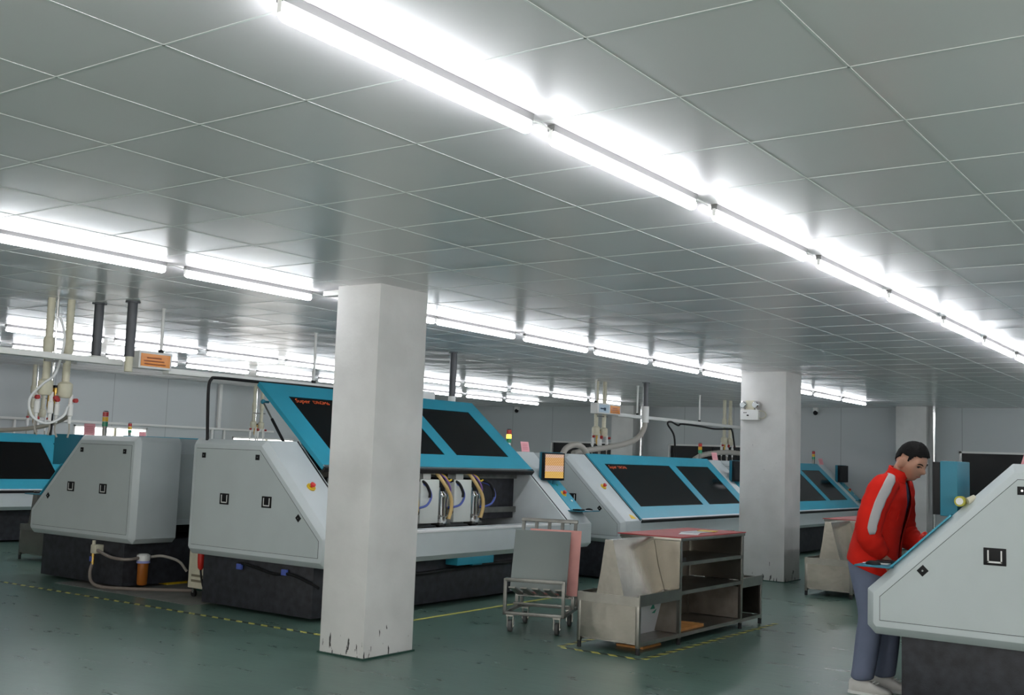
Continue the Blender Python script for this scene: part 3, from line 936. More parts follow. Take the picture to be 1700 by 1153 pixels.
for nm, c, m, lab in (('paper_sheet', (6.62, 1.42), M_paper, 'white sheet of paper on the red top, nearer the trolley'), ('paper_sheet', (6.83, 1.46), mat('grey paper', (.55, .57, .62), .7), 'greyish sheet of paper on the red top'), ('yellow_tag', (7.02, 1.44), M_yel, 'small yellow tag on the red top beside the papers')):
    o = MB().box((-.15 if m is not M_yel else -.07, -.08, 0), (.15 if m is not M_yel else .07, .08, .003)).build(nm, m, None, smooth=False)
    o.location = (*c, .8605 + (.003 if 'greyish' in lab else 0) + (.006 if 'tag' in lab else 0))
    o.rotation_euler = (0, 0, random.uniform(-.5, .5))
    tag(o, lab, 'paper')
tag(MB().box((6.19, 1.29, .655), (6.30, 1.40, .685)).build('black_case', M_black, None, bevel=.005), 'small black case at the left end of the middle deck of the red topped shelf', 'case')
SH2 = dup(SH, (10.43, 1.26, 0), None, 'stainless shelf with red top seen end on, behind the man in red')
SH3 = dup(SH, (5.58, 9.38, 0), None, 'stainless bench half hidden at the far left behind the grey machine')
r = tag(MB().box((5.72, 9.505, .425), (6.2, 9.525, .98), Matrix.Rotation(R(-10), 3, 'X')).build('steel_plate', M_alu, None, smooth=False), 'grey plate standing on the half hidden bench at the far left', 'plate')
tag(MB().cyl((5.70, 9.50, .95), (5.90, 9.50, .99), .05, n=16).build('paper_roll', M_paper), 'white roll beside the grey plate at the far left', 'roll')

# ------------------------------------------------------------------ steel trolley
tr = thing('steel_trolley', 'steel trolley on castors with slotted sloping seat, in front of the open machine', 'trolley', (5.70, 2.39, 0), R(21))
T = .028
W2 = .25
Lt = .62
for (u, v, z1) in ((0, W2, .44), (0, -W2, .44), (Lt-T, W2, .42), (Lt-T, -W2, .42)):
    MB().box((u, v-T/2, .14), (u+T, v+T/2, z1)).build('post', M_steeldk, tr, bevel=.002)
MB().box((0, -W2, .415), (T, W2, .445)).build('rail', M_steeldk, tr, bevel=.002)
for z in (.14,):
    MB().box((0, -W2, z), (T, W2, z+T)).build('rail', M_steeldk, tr, bevel=.002)
    MB().box((Lt-T, -W2, z), (Lt, W2, z+T)).build('rail', M_steeldk, tr, bevel=.002)
    for v in (-W2, W2):
        MB().box((0, v-T/2, z), (Lt, v+T/2, z+T)).build('rail', M_steeldk, tr, bevel=.002)
MB().box((.30, -W2, .19), (.32, W2, .21)).build('rail', M_steeldk, tr, bevel=.002)
for k in range(5):
    v = -.20+k*.10
    MB().box((.03, v-.028, .36), (.36, v+.028, .372), Matrix.Rotation(R(16), 3, 'Y'), (.03, v, .365)).build('seat_slat', M_steel, tr, smooth=False)
# tall leaning back frame
rb = Matrix.Rotation(R(10), 3, 'Y')
for k in range(5):
    v = -.235+k*.1175
    MB().box((.42, v-.014, .26), (.445, v+.014, .92), rb, (.42, v, .26)).build('back_bar', M_steeldk, tr, bevel=.002)
MB().box((.415, -.255, .905), (.45, .255, .935), rb, (.42, 0, .26)).build('top_bar', M_steeldk, tr, bevel=.003)
MB().box((.415, -.25, .25), (.445, .25, .275), rb, (.42, 0, .26)).build('rail', M_steeldk, tr, bevel=.002)
for v in (-W2, W2):
    MB().box((.42, v-T/2, .15), (.445, v+T/2, .27)).build('post', M_steeldk, tr, bevel=.002)
for (u, v) in ((.03, W2-.05), (.03, -W2+.05), (Lt-.05, W2-.05), (Lt-.05, -W2+.05)):
    w_ = MB().tube([(u, v-.017, .05), (u, v-.014, .05), (u, v+.014, .05), (u, v+.017, .05)], [.044, .05, .05, .044], 20).build('castor', mat('grey tread', (.10, .10, .10), .7), tr)
    MB().box((u-.02, v-.028, .04), (u+.02, v-.022, .14)).box((u-.02, v+.022, .04), (u+.02, v+.028, .14)).box((u-.035, v-.032, .13), (u+.035, v+.032, .142)).build('fork', M_steel, w_, smooth=False)
    MB().cyl((u, v-.03, .05), (u, v+.03, .05), .012, n=10).build('axle', M_chrome, w_)
def leaning(name, lab, cat, u, v0, v1, z0, z1, m, th, bend):
    bm = MB()
    n_ = 8
    lp = []
    for k in range(n_+1):
        t = k/n_
        v = v0+(v1-v0)*t
        q = bend*(t-.5)**2*4
        lean = math.tan(R(13))
        lp.append([(u-q, v, z0), (u+th-q, v, z0), (u+th+lean*(z1-z0)-q*.2, v, z1-.0), (u+lean*(z1-z0)-q*.2, v, z1)])
    o = bm.loops(lp).build(name, m, None, angle=30)
    o.location = (5.70, 2.39, 0)
    o.rotation_euler = (0, 0, R(21))
    return tag(o, lab, cat)
leaning('aluminium_plate', 'large grey aluminium plate leaning on the steel trolley', 'plate', .33, -.215, .285, .305, .822, M_alu, .006, .03)
leaning('pink_board', 'pink board leaning on the trolley behind the grey plate', 'board', .355, -.30, .16, .285, .835, M_pink, .008, .0)

# ------------------------------------------------------------------ overhead trunking and pipes
def trunk(label, x0, x1, y, z, h=.05, d=.09):
    return tag(MB().box((x0, y-d/2, z), (x1, y+d/2, z+h)).build('cable_trunking', M_white, None, bevel=.004), label, 'trunking', 'hanging cable trunking')
trunk('hanging white trunking at the upper left, ending by the dark duct', 1.2, 3.74, 5.50, 2.125)
trunk('hanging white trunking over the machine with the raised lid', 4.22, 7.75, 5.50, 2.095)
trunk('hanging white trunking over the closed lid machine behind the shelf', 12.9, 18.4, 5.80, 2.15, .055)
def sign_box(label, x0, x1, y, z0, z1, two, plain=False):
    r = thing('trunking_end_box', label, 'box', (x0, y, z0))
    w_, h = x1-x0, z1-z0
    MB().box((0, -.06, 0), (w_, .06, h)).build('case', M_white, r, bevel=.005)
    if plain:
        MB().box((-.004, -.05, .015), (.002, .05, h-.015)).build('cover', M_paint, r, smooth=False)
        return r
    a = .02 if not two else w_*.55
    o = MB().box((a, -.062, .02), (w_-.02, -.059, h-.02)).build('orange_label', M_orange, r, smooth=False)
    lw = w_-.02-a
    for k, (q, b) in enumerate(((.12, .85), (.10, .8), (.2, .7))):
        MB().box((a+lw*q, -.063, .035+k*(h-.07)/3), (a+lw*b, -.0618, .046+k*(h-.07)/3)).build('print', M_ltext, o, smooth=False)
    if two:
        p_ = MB().box((.05, -.062, .02), (w_*.5, -.059, h-.02)).build('paper_label', mat('pale blue paper', (.50, .62, .72), .6), r, smooth=False)
        MB().box((.09, -.063, h*.42), (w_*.36, -.0618, h*.55)).box((w_*.27, -.063, h*.30), (w_*.36, -.0618, h*.6)).build('print', mat('dark blue print', (.05, .10, .16), .6), p_, smooth=False)
    return r
sign_box('white end box with an orange label, hanging at the upper left', 3.88, 4.23, 5.49, 2.12, 2.272, False)
sign_box('white end box with blue and orange labels, hanging over the closed lid machine', 12.24, 12.95, 5.80, 2.165, 2.325, True)
sign_box('white trunking end box just right of the broad pillar', 7.74, 8.0, 5.50, 2.06, 2.19, False, True)
def hang(name, label, cat, x, y, z0, r_, m, low=None, low_r=None, low_m=None, group=None):
    t = thing(name, label, cat, (x, y, 0), 0, group)
    MB().cyl((0, 0, z0), (0, 0, H+.01), r_, n=16).build('pipe', m, t)
    MB().cyl((0, 0, H-.012), (0, 0, H+.005), r_*1.5, n=16).build('flange', m, t)
    if low:
        MB().tube([(0, 0, low), (0, 0, z0-.02), (0, 0, z0+.03)], [low_r, low_r, low_r], 16).build('socket', low_m, t)
    return t
hang('duct_pipe', 'dark round duct dropping to the upper left trunking, the left one of the pair', 'duct', 3.68, 5.77, 2.21, .042, M_duct, group='dark ducts from the ceiling')
tag(MB().box((3.60, 5.69, 2.185), (3.76, 5.85, 2.208)).build('duct_plate', M_white, None, bevel=.004), 'white square plate closing the foot of the left dark duct', 'plate')
hang('duct_pipe', 'dark round duct beside the orange labelled box, wrapped at its foot', 'duct', 3.73, 5.36, 2.20, .042, M_duct, 2.07, .034, M_cream, 'dark ducts from the ceiling')
hang('duct_pipe', 'dark duct with a white foot above the raised blue lid', 'duct', 8.17, 5.32, 2.12, .042, M_duct, 1.6, .046, M_white, 'dark ducts from the ceiling')
hang('duct_pipe', 'dark duct with white socket feeding the grey hose over the shelf', 'duct', 12.95, 5.30, 2.28, .042, M_duct, 2.06, .055, M_white, 'dark ducts from the ceiling')
for lab, x, y, z in (('thin rod holding the orange labelled box at the upper left', 4.15, 5.49, 2.272), ('thin rod above the raised blue lid, left of the broad pillar', 6.07, 5.5, 2.145),
                     ('thin rod at the end of the blue and orange labelled box', 12.28, 5.80, 2.325), ('thin rod beside the duct that feeds the grey hose', 13.6, 5.80, 2.205), ('thin rod over the middle of the far hanging trunking', 15.9, 5.80, 2.205)):
    t = hang('hanger_rod', lab, 'rod', x, y, z-.001, .014, M_white, group='trunking hanger rods')
    MB().cyl((0, 0, z-.02 if False else z), (0, 0, z+.03), .024, n=10).build('collar', M_black, t)

def make_set(label, loc):
    """two ribbed vertical pipes with steel rod, distribution heads, red-handled valves"""
    r = thing('pipe_drop', label, 'pipe set', loc, 0, 'hanging pipe sets')
    for (x, y, zt) in ((0, .02, 1.86), (.155, -.03, 1.845)):
        pts, rs = [], []
        z = H+.005
        while z > zt+.10:
            pts += [(x, y, z), (x, y, z-.014)]
            rs += [.034, .030]
            z -= .028
        pp = MB().tube(pts, rs, 14).build('ribbed_pipe', M_cream, r, angle=60)
        MB().tube([(x, y, 2.20), (x, y, 2.22), (x, y, 2.32), (x, y, 2.34)], [.034, .044, .044, .034], 14).build('coupling', M_cream, pp)
        hd = MB().tube([(x, y, zt-.02), (x, y, zt), (x, y, zt+.10), (x, y, zt+.12)], [.05, .062, .062, .036], 18).build('distribution_head', M_cream, r)
        for (dx, dy) in ((-.045, .03), (.045, -.03)):
            v = MB().tube([(x+dx, y+dy, zt+.01), (x+dx, y+dy, zt-.07), (x+dx, y+dy, zt-.075), (x+dx, y+dy, zt-.17), (x+dx, y+dy, zt-.18), (x+dx, y+dy, zt-.24)], [.018, .018, .024, .024, .015, .013], 12).build('valve', M_white, hd)
            MB().cyl((x+dx*1.5-.0, y+dy-.05, zt-.04), (x+dx*1.5, y+dy-.02, zt-.04), .019, n=12).build('red_handle', mat('valve red', (.40, .02, .02), .45), v)
            MB().tube(crv([(x+dx, y+dy, zt-.23), (x+dx*1.1, y+dy, zt-.30), (x+dx*.7, y+dy-.01, zt-.36)], 5), .008, 7).build('hose', M_hose, v)
    MB().cyl((.08, .05, 1.93), (.08, .05, H), .010, n=10).build('steel_rod', M_chrome, r)
    MB().box((-.06, -.045, 2.125), (.24, -.03, 2.145)).build('crossbar', M_steeldk, r, smooth=False)
    for (dx, q) in ((.055, 0), (.10, -.01)):
        b_ = MB().tube([(dx, .03+q, 1.93), (dx, .03+q, 1.90), (dx, .03+q, 1.84), (dx, .03+q, 1.75), (dx, .03+q, 1.70)], [.012, .026, .018, .022, .010], 12).build('brass_valve', M_brass, r)
        MB().cyl((dx, .03+q, 1.89), (dx, .03+q, 1.93), .022, n=10).build('regulator', M_black, b_)
    MB().tube(crv([(.085, .03, 1.70), (.085, .02, 1.60), (.075, .01, 1.50)], 5), .012, 8).build('black_hose', M_black, r)
    return r
PS = make_set('cream pipes and valves hanging at the upper left with a looped clear tube', (3.29, 5.86, 0))
dup(PS, (12.60, 5.95, 0), None, 'cream pipes and valves hanging behind the blue and orange labelled box')
dup(PS, (17.30, 5.93, 0), None, 'cream pipes and valves hanging just left of the emergency light pillar')
dup(PS, (12.70, 13.9, 0), None, 'cream pipes and valves hanging by the left wall beside the raised lid')
dup(PS, (8.0, 13.9, 0), None, 'cream pipes and valves by the left wall, hidden behind the upper left set')
tag(MB().tube(crv([(3.33, 5.80, 2.52), (3.37, 5.78, 2.36), (3.36, 5.78, 2.20), (3.31, 5.78, 2.02), (3.24, 5.84, 1.93), (3.17, 5.90, 1.80), (3.20, 5.90, 1.66), (3.30, 5.84, 1.60), (3.42, 5.80, 1.66), (3.46, 5.79, 1.75)], 8), .011, 9).build('clear_tube', M_clear), 'looped clear tube on the cream pipes at the upper left', 'tube')
def ribbed(label, pts, r_):
    c = crv(pts, 14)
    q, rs = [], []
    for k, p_ in enumerate(c):
        q.append(p_)
        rs.append(r_ if k % 2 else r_*.93)
    return tag(MB().tube(q, rs, 14).build('ribbed_hose', M_hose, None, angle=60), label, 'hose', 'grey ribbed hoses')
ribbed('grey ribbed hose sweeping down behind the blue lid at the far left', [(3.49, 5.80, 1.74), (3.50, 5.86, 1.66), (3.46, 6.3, 1.56), (3.35, 7.2, 1.52), (3.3, 8.5, 1.53), (3.5, 10.0, 1.6)], .020)
ribbed('grey ribbed hose sweeping from the white socket over the closed lid machine', [(12.95, 5.30, 2.10), (12.94, 5.31, 1.98), (12.84, 5.34, 1.84), (12.55, 5.38, 1.73), (12.0, 5.4, 1.65), (11.4, 5.4, 1.59), (11.05, 5.4, 1.54)], .042)
ribbed('grey ribbed hose arching on top of the closed lid machine, by the monitor', [(10.45, 5.2, 1.50), (10.55, 5.2, 1.60), (10.75, 5.2, 1.655), (10.95, 5.2, 1.63), (11.1, 5.2, 1.53)], .042)
ribbed('grey ribbed hose on top of the machine just left of the emergency light pillar', [(14.9, 5.4, 1.53), (15.3, 5.4, 1.62), (16.2, 5.4, 1.68), (17.2, 5.4, 1.66)], .045)
tag(MB().tube(crv([(4.70, 5.45, 1.51), (4.685, 5.45, 1.75), (4.675, 5.45, 2.0), (4.70, 5.45, 2.08), (4.78, 5.45, 2.10), (5.3, 5.44, 2.10), (6.2, 5.44, 2.105), (7.6, 5.44, 2.09)], 6), .015, 8).build('cable', M_black), 'thick black cable rising from the raised lid machine up to the trunking', 'cable')
tag(MB().tube(crv([(14.58, 5.6, 1.52), (14.53, 5.6, 1.9), (14.52, 5.72, 2.10), (14.67, 5.74, 2.15), (14.95, 5.74, 2.10), (15.1, 5.74, 2.13), (15.9, 5.74, 2.12), (16.4, 5.74, 2.10), (17.0, 5.74, 2.12), (17.15, 5.72, 2.08), (17.05, 5.6, 1.6), (17.05, 5.6, 1.5)], 6), .016, 8).build('cable', M_black), 'sagging black cable tied under the far hanging trunking', 'cable')

# pipework on the walls
tag(MB().box((X0, 14.30, 1.775), (13.6, 14.34, 1.815)).build('wall_conduit', M_white, None, bevel=.004), 'long white conduit running along the left wall above the windows', 'conduit')
for x, lab in ((7.95, 'short white drop pipe on the left wall at the picture edge'), (12.02, 'short white drop pipe on the left wall, nearer the tall one'), (12.32, 'short white drop pipe on the left wall by the raised lid')):
    tag(MB().box((x-.02, 14.30, 1.0), (x+.02, 14.34, 1.774)).build('wall_conduit', M_white, None, bevel=.004), lab, 'conduit', 'white drop pipes')
tag(MB().box((12.12, 14.28, 1.816), (12.19, 14.34, H-.01)).build('wall_conduit', M_white, None, bevel=.004), 'tall white conduit rising to the ceiling on the left wall', 'conduit')
for y, lab in ((2.62, 'thin steel pipe beside the far pillar behind the man in red'), (8.83, 'thin steel pipe beside the far pillar behind the hanging pipes')):
    tag(MB().cyl((19.3, y, 0), (19.3, y, H+.01), .035, n=14).build('wall_pipe', M_chrome), lab, 'pipe')
def camera_unit(label, y, x=19.63, z=2.60):
    r = thing('security_camera', label, 'camera', (x, y, z), 0, 'security cameras on the back wall')
    MB().box((-.07, -.05, -.01), (.019, .05, .075)).build('mount', M_white, r, bevel=.006)
    MB().sphere((-.05, 0, -.03), .048, 16).build('dome', M_black, r)
camera_unit('small dome camera high on the back wall, right of the emergency light pillar', 5.0)
camera_unit('small dome camera high on the back wall, above the raised lid machine', 12.4)

# emergency light
r = thing('emergency_light', 'white twin spot emergency light on the second pillar', 'emergency light', (11.46, 2.93, 2.05))
MB().box((-.07, -.125, 0), (0, .125, .135)).build('case', M_white, r, bevel=.008)
for y in (-.085, .085):
    h = MB().sphere((-.05, y, .20), .052, 16).build('lamp_head', M_chrome, r)
    MB().cyl((-.105, y, .195), (-.09, y, .197), .034, n=16).build('lens', M_clear, h)
    MB().cyl((-.04, y, .13), (-.045, y, .17), .012, n=8).build('neck', M_white, h)
MB().box((-.05, -.06, .135), (-.01, .06, .255)).build('bracket', M_cream, r, bevel=.004)
MB().tube(crv([(-.03, -.125, .12), (-.02, -.18, .115), (-.015, -.21, .07), (-.02, -.18, .03), (-.03, -.12, .025)], 6), .006, 6).build('lead', M_cream, r)
for y, z, s in ((.07, .095, .008), (.045, .095, .008), (.02, .06, .014)):
    MB().box((-.072, y-s, z-s*.6), (-.069, y+s, z+s*.6)).build('indicator', M_black, r, smooth=False)
# small bracket at the head of the broad pillar
tag(MB().box((3.84, 2.99, 2.62), (3.92, 3.16, 2.66)).build('cable_clip', M_white, None, bevel=.004), 'small white clip under the ceiling beside the broad pillar head', 'clip')

# ------------------------------------------------------------------ the man in the red jacket
M_skin = mat('skin', (.43, .22, .145), .5, noise=.04, nscale=20)
M_hair = mat('black hair', (.006, .0055, .0055), .7, spec=.15, noise=.4, nscale=60, bump=.5, bscale=160)
M_jack = mat('red jacket cloth', (.62, .014, .006), .8, spec=.2, noise=.06, nscale=8, bump=.25, bscale=9)
M_strp = mat('grey jacket stripe', (.42, .40, .40), .65, bump=.2, bscale=12)
M_pant = mat('blue grey trousers', (.15, .175, .26), .75, noise=.08, nscale=9, bump=.35, bscale=10)
M_navy = mat('navy shirt', (.008, .010, .045), .7)
M_shoe = mat('off white trainers', (.62, .60, .57), .55, noise=.05, nscale=20)
man = thing('person', 'man in a red jacket with grey sleeve stripe and grey trousers, leaning over the machine', 'person', (5.46, -.50, 0), R(-90))
HC = Vector((.250, -.010, 1.520))
HR = Matrix.Rotation(R(-22), 3, 'Z') @ Matrix.Rotation(R(26), 3, 'Y')
def ga(v, c, s_):
    return math.exp(-((v-c)/s_)**2)
def head_pt(x, y, z, off=0):
    px, py, pz = x*.106, y*.083, z*.126
    if z < 0:
        t = -z
        py *= 1-.30*t*t
        if x < 0:
            px *= 1-.40*t
        else:
            px *= 1-.06*t
    if x > 0:
        f = x
        px += f*(.030*ga(y, 0, .15)*ga(z, -.17, .13)+.012*ga(y, 0, .12)*ga(z, .03, .18))
        px -= f*.010*(ga(y, .40, .17)+ga(y, -.40, .17))*ga(z, .06, .13)
        px += f*.005*ga(z, .24, .10)*ga(y, 0, .6)
        px += f*.009*ga(y, 0, .24)*(ga(z, -.43, .05)+ga(z, -.54, .05))
        px += f*.014*ga(y, 0, .28)*ga(z, -.80, .16)
        py += .006*(1 if y > 0 else -1)*ga(abs(y), .75, .25)*ga(z, -.05, .2)*f
    v = Vector((px, py, pz))
    if off:
        v += Vector((x, y, z)).normalized()*off
    return HC + HR @ v
def sph(nu, nv):
    g = []
    for j in range(nv+1):
        ph = -math.pi/2+math.pi*j/nv
        g.append([(math.cos(ph)*math.cos(2*math.pi*i/nu), math.cos(ph)*math.sin(2*math.pi*i/nu), math.sin(ph)) for i in range(nu)])
    return g
bm = MB()
G = sph(56, 44)
L = [[bm.bm.verts.new(head_pt(*d)) for d in row] for row in G[1:-1]]
b0, b1 = bm.bm.verts.new(head_pt(0, 0, -1)), bm.bm.verts.new(head_pt(0, 0, 1))
for j in range(len(L)-1):
    for i in range(56):
        k = (i+1) % 56
        bm.bm.faces.new((L[j][i], L[j][k], L[j+1][k], L[j+1][i]))
for i in range(56):
    k = (i+1) % 56
    bm.bm.faces.new((b0, L[0][k], L[0][i]))
    bm.bm.faces.new((L[-1][i], L[-1][k], b1))
for s_ in (-1, 1):
    c = HC + HR @ Vector((-.006, s_*.091, -.008))
    m_ = Matrix.Translation(c) @ HR.to_4x4() @ Matrix.Rotation(R(12), 4, 'Y') @ Matrix.Rotation(R(s_*-18), 4, 'Z') @ Matrix.Diagonal((.025, .014, .040, 1))
    bmesh.ops.create_uvsphere(bm.bm, u_segments=14, v_segments=10, radius=1, matrix=m_)
# neck, trunk
bm.tube([(.125, 0, 1.34), (.15, 0, 1.40), (.185, -.002, 1.46), (.215, -.004, 1.51)], [.085, .062, .056, .058], 20)
def ell(cx, cz, t, a, b, n=40, y0=0, k=1):
    """elliptical ring tilted by t degrees about y, front at angle 0"""
    o = []
    for i in range(n):
        q = 2*math.pi*i/n
        u = a*math.cos(q)
        o.append(Vector((cx+u*math.cos(R(t)), y0+b*math.sin(q), cz-u*math.sin(R(t)))))
    return o
TOR = [(.01, .86, 8, .135, .20), (.025, .97, 12, .130, .19), (.05, 1.09, 15, .130, .195), (.08, 1.20, 18, .132, .208), (.115, 1.30, 22, .122, .203), (.14, 1.37, 24, .095, .155), (.155, 1.41, 26, .070, .085)]
bm.loops([ell(*[v if i < 3 else v*.86 for i, v in enumerate(t)], n=28) for t in TOR])
ARM = {-1: [(.135, -.10, 1.37), (.115, -.185, 1.335), (.075, -.235, 1.21), (.045, -.250, 1.07), (.065, -.225, .99), (.105, -.165, .92)],
       1: [(.135, .10, 1.37), (.125, .185, 1.335), (.12, .235, 1.21), (.125, .255, 1.075), (.18, .24, 1.0), (.265, .20, .955)]}
ARR = [.05, .055, .045, .04, .038, .027]
def hand(bm, wrist, fwd, side, down, flex):
    f, s_, d = Vector(fwd).normalized(), Vector(side).normalized(), Vector(down).normalized()
    w_ = Vector(wrist)
    bm.loops([[w_+f*t+s_*(hw*math.cos(2*math.pi*i/12))+d*(th*math.sin(2*math.pi*i/12)) for i in range(12)] for t, hw, th in ((-.02, .024, .020), (.02, .032, .017), (.06, .040, .015), (.09, .039, .013))])
    for k, (o_, l_) in enumerate(((-.030, .060), (-.010, .075), (.011, .078), (.031, .070))):
        p0 = w_+f*.078+s_*o_
        a = flex*.6
        p1 = p0+(f*math.cos(a)+d*math.sin(a))*l_*.45
        a = flex*1.5
        p2 = p1+(f*math.cos(a)+d*math.sin(a))*l_*.33
        a = flex*2.2
        p3 = p2+(f*math.cos(a)+d*math.sin(a))*l_*.25
        bm.tube([p0-f*.02, p0, p1, p2, p3], [.009, .0095, .009, .008, .0055], 8)
    q0 = w_+f*.025+s_*.028
    bm.tube([q0, q0+f*.03+s_*.022+d*.008, q0+f*.06+s_*.030+d*.016, q0+f*.08+s_*.030+d*.02], [.013, .011, .0095, .006], 8)
for s_ in (-1, 1):
    bm.tube(crv(ARM[s_], 4), [ARR[min(5, i//4)]+(ARR[min(5, i//4+1)]-ARR[min(5, i//4)])*(i % 4)/4 for i in range(21)], 14)
hand(bm, (.105, -.165, .92), (.45, .35, -.8), (.3, .8, .5), (-.8, .45, -.3), .4)
hand(bm, (.27, .198, .953), (.93, -.28, -.10), (-.25, -.95, .1), (-.1, .1, -.98), .3)
LEG = {-1: [(-.015, -.095, .88), (.005, -.10, .70), (.025, -.108, .50), (-.005, -.113, .30), (-.035, -.115, .085)],
       1: [(-.005, .095, .88), (.04, .10, .70), (.075, .105, .50), (.06, .108, .30), (.04, .11, .085)]}
for s_ in (-1, 1):
    bm.tube(LEG[s_], [.095, .078, .054, .05, .036], 16)
    a = Vector(LEG[s_][-1])
    bm.tube([a+Vector((-.03, 0, -.03)), a+Vector((.05, 0, -.045)), a+Vector((.15, 0, -.06))], [.036, .034, .026], 12)
body = bm.build('body', M_skin, man, angle=180)
rm = body.modifiers.new('fuse', 'REMESH')
rm.mode = 'VOXEL'
rm.voxel_size = .0055
rm.use_smooth_shade = True
sm = body.modifiers.new('soft', 'SMOOTH')
sm.factor = .5
sm.iterations = 2
# hair: short, black, clear of the ears and face
G = sph(72, 56)
def hairy(x, y, z):
    az = abs(math.degrees(math.atan2(y, x)))
    if az < 55:
        lim = .58-.10*(az/55)
    elif az < 75:
        lim = .48-(az-55)/20*.44
    elif az < 112:
        lim = .06 if az < 80 else (.34 if az < 106 else .16)
    else:
        lim = .10-(az-112)/68*.62
    return z > lim
bm = MB()
vv = {}
def hv(j, i):
    i %= 72
    if (j, i) not in vv:
        d = G[j][i]
        az = abs(math.degrees(math.atan2(d[1], d[0])))
        thick = .007+.012*max(0, d[2])+.006*(1 if az < 60 else 0)*max(0, d[2])
        vv[(j, i)] = bm.bm.verts.new(head_pt(*d, off=thick+random.uniform(-.0015, .0015)))
    return vv[(j, i)]
for j in range(1, 55):
    for i in range(72):
        q = [(j, i), (j, i+1), (j+1, i+1), (j+1, i)]
        if all(hairy(*G[a][b % 72]) for a, b in q):
            bm.bm.faces.new([hv(a, b) for a, b in q])
tp = bm.bm.verts.new(head_pt(0, 0, 1, off=.018))
for i in range(72):
    bm.bm.faces.new((hv(55, i), hv(55, i+1), tp))
hair = bm.build('hair', M_hair, man, angle=180)
so = hair.modifiers.new('thick', 'SOLIDIFY')
so.thickness = .012
so.offset = -1
# face details
for s_ in (-1, 1):
    pts = [head_pt(math.sqrt(max(0, 1-(s_*y)**2-z*z)), s_*y, z, off=.0022) for y, z in ((.20, .20), (.32, .245), (.45, .25), (.58, .21))]
    MB().tube(pts, [.002, .0038, .0038, .002], 6).build('eyebrow', M_hair, man)
    e = head_pt(math.sqrt(1-.38**2-.06**2), s_*.38, .065, off=-.003)
    m_ = Matrix.Translation(e) @ HR.to_4x4() @ Matrix.Diagonal((.008, .015, .0065, 1))
    bm = MB()
    bmesh.ops.create_uvsphere(bm.bm, u_segments=12, v_segments=8, radius=1, matrix=m_)
    eye = bm.build('eye', M_black, man)
    pts = [head_pt(math.sqrt(max(0, 1-(s_*y)**2-z*z)), s_*y, z, off=.0015) for y, z in ((.22, .07), (.32, .115), (.44, .115), (.54, .075))]
    MB().tube(pts, .0022, 6).build('eyelid', M_hair, man)
pts = [head_pt(math.sqrt(max(0, 1-y*y-z*z)), y, z, off=.001) for y, z in ((-.26, -.485), (-.13, -.47), (0, -.48), (.13, -.47), (.26, -.485))]
MB().tube(pts, [.002, .0045, .005, .0045, .002], 8).build('lips', mat('lips', (.34, .12, .10), .5), man)

# shirt, then the open jacket over it
def shell(name, rings, gaps, m, n=44, wr=0, seed=0, parent=man):
    rnd = random.Random(seed)
    bm = MB()
    LP = []
    for ri, (cx, cz, t, a, b) in enumerate(rings):
        g = gaps[ri]
        row = []
        for i in range(n+1):
            q = g+(2*math.pi-2*g)*i/n
            f = 1+wr*(math.sin(q*5+ri*1.7)*.5+math.sin(q*9-ri*2.3)*.35+rnd.uniform(-.3, .3))
            u = a*f*math.cos(q)
            row.append(Vector((cx+u*math.cos(R(t)), b*f*math.sin(q), cz-u*math.sin(R(t)))))
        LP.append(row)
    bm.loops(LP, closed=False, cap=False)
    return bm.build(name, m, parent, angle=180)
def dens(T_, k=4):
    o = []
    P = [T_[0]]+T_+[T_[-1]]
    for i in range(1, len(P)-2):
        for j in range(k):
            t = j/k
            o.append(tuple(.5*((2*p1)+(p2-p0)*t+(2*p0-5*p1+4*p2-p3)*t*t+(3*p1-p0-3*p2+p3)*t**3) for p0, p1, p2, p3 in zip(P[i-1], P[i], P[i+1], P[i+2])))
    o.append(T_[-1])
    return o
sh = dens([(x, z, t, a*.97, b*.95) for x, z, t, a, b in TOR[:-1]]+[(.157, 1.415, 26, .066, .072)], 3)
shell('shirt', sh, [0]*len(sh), M_navy)
JK = [(.005, .812, 20, .178, .240), (.012, .895, 15, .166, .232), (.025, .98, 12, .156, .222), (.05, 1.09, 15, .150, .222), (.08, 1.20, 18, .150, .230), (.115, 1.30, 22, .138, .225), (.14, 1.37, 24, .108, .170), (.157, 1.41, 26, .083, .100)]
jk = dens(JK, 4)
gaps = [.03+.34*(i/(len(jk)-1))**1.6 for i in range(len(jk))]
jack = shell('jacket', jk, gaps, M_jack, n=60, wr=.012, seed=3)
so = jack.modifiers.new('cloth', 'SOLIDIFY')
so.thickness = .008
sb_ = jack.modifiers.new('sub', 'SUBSURF')
sb_.levels = sb_.render_levels = 1
col = dens([(.157, 1.405, 26, .086, .104), (.168, 1.435, 25, .077, .084), (.180, 1.468, 22, .079, .084)], 3)
cl = shell('collar', col, [.50]*len(col), M_jack, n=36, parent=jack)
so = cl.modifiers.new('cloth', 'SOLIDIFY')
so.thickness = .010
SLR = [.075, .092, .088, .085, .078, .056]
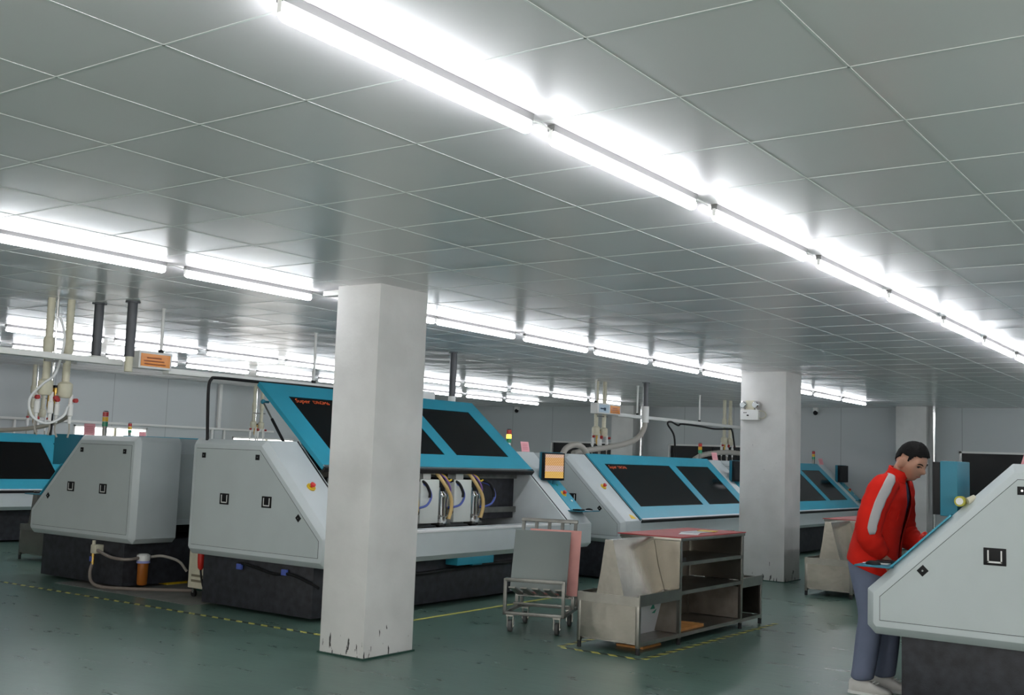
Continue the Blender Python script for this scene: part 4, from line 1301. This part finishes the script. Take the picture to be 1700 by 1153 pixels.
for s_ in (-1, 1):
    pts = crv(ARM[s_], 6)
    rs = []
    for i in range(len(pts)):
        a, f = divmod(i, 6)
        r_ = SLR[min(5, a)]+(SLR[min(5, a+1)]-SLR[min(5, a)])*f/6
        rs.append(r_*(1+.03*math.sin(i*1.9)))
    sl = MB().tube(pts, rs, 24).build('sleeve', M_jack, jack, angle=180)
    # grey stripe: a band of the sleeve surface on its outer side, neck to elbow
    bm = MB()
    LP = []
    n_end = 20
    for i in range(0, n_end):
        p = pts[i]
        t = (pts[min(i+1, len(pts)-1)]-pts[max(0, i-1)]).normalized()
        k = min(1, i/7)
        d = Vector((.30+.32*k, s_*(.25+.72*k), 1-.95*k))
        d = (d-t*d.dot(t)).normalized()
        e = t.cross(d)
        half = R(20) if i < n_end-3 else R(20-4*(i-n_end+3))
        LP.append([p+(rs[i]+.004)*(d*math.cos(a)+e*math.sin(a)) for a in [half*(-1+2*j/8) for j in range(9)]])
    st = bm.loops(LP, closed=False, cap=False).build('sleeve_stripe', M_strp, sl, angle=180)
    so = st.modifiers.new('cloth', 'SOLIDIFY')
    so.thickness = .004
    MB().tube([Vector(ARM[s_][-1])-(Vector(ARM[s_][-1])-Vector(ARM[s_][-2])).normalized()*.035, Vector(ARM[s_][-1])], [.058, .050], 20).build('cuff', M_jack, sl, angle=60)
# chest pocket outline and zip edges
pk = MB()
for s_ in (-1,):
    def jp(u, q, off=.004):
        i = max(0, min(len(jk)-1, int(u)))
        cx, cz, t, a, b = jk[i]
        x = (a+off)*math.cos(q)
        return Vector((cx+x*math.cos(R(t)), (b+off)*math.sin(q)*1, cz-x*math.sin(R(t))))
    pk.tube([jp(18, -.95), jp(18, -.60), jp(15, -.60), jp(15, -.95), jp(18, -.95)], .003, 6)
pk.build('pocket', M_jack, jack)
# trousers
tb = MB()
for s_ in (-1, 1):
    lp = []
    P = LEG[s_]
    for (z, rx, ry) in ((.90, .135, .112), (.80, .125, .108), (.70, .108, .100), (.60, .092, .088), (.50, .083, .080), (.42, .082, .078), (.30, .080, .074), (.20, .076, .069), (.12, .074, .066), (.085, .078, .068)):
        for a, b in zip(P, P[1:]):
            if a[2] >= min(z, .88) >= b[2]:
                f = (a[2]-min(z, .88))/(a[2]-b[2])
                c = Vector(a).lerp(Vector(b), f)
        lp.append([(c.x+rx*(1+.03*math.sin(3*q+z*40))*math.cos(q), c.y+ry*(1+.03*math.sin(4*q-z*33))*math.sin(q), z+.006*math.sin(2*q+z*20)) for q in [2*math.pi*i/28 for i in range(28)]])
    tb.loops(lp)
tr_ = tb.build('trousers', M_pant, man, angle=180)
sb_ = tr_.modifiers.new('sub', 'SUBSURF')
sb_.levels = sb_.render_levels = 1
# trainers
for s_ in (-1, 1):
    ax, ay = LEG[s_][-1][0], LEG[s_][-1][1]
    lp = []
    for (x, hw, z1, z0) in ((-.082, .018, .060, .012), (-.078, .030, .085, .006), (-.05, .038, .100, .004), (-.01, .041, .104, .004), (.04, .043, .096, .004), (.09, .048, .072, .004), (.14, .050, .056, .005), (.175, .042, .046, .009), (.195, .022, .034, .014)):
        zc, hz = (z0+z1)/2, (z1-z0)/2
        lp.append([(ax+x, ay+hw*math.copysign(abs(math.cos(q))**.7, math.cos(q)), zc+hz*math.copysign(abs(math.sin(q))**.8, math.sin(q))) for q in [2*math.pi*i/20 for i in range(20)]])
    so_ = MB().loops(lp).build('trainer', M_shoe, man, angle=60)
    lp = [[(ax+x, ay-hw, 0), (ax+x, ay+hw, 0), (ax+x, ay+hw*1.02, .018), (ax+x, ay-hw*1.02, .018)] for x, hw in ((-.085, .028), (-.06, .040), (0, .044), (.09, .051), (.15, .050), (.185, .038), (.20, .020))]
    MB().loops(lp).build('sole', M_white, so_, smooth=False)
    for k in range(4):
        x = .03+k*.022
        MB().tube([(ax+x, ay-.022, .096-.3*(x-.03)), (ax+x+.012, ay, .104-.32*(x-.03)), (ax+x, ay+.022, .096-.3*(x-.03))], .0035, 6).build('lace', M_white, so_)
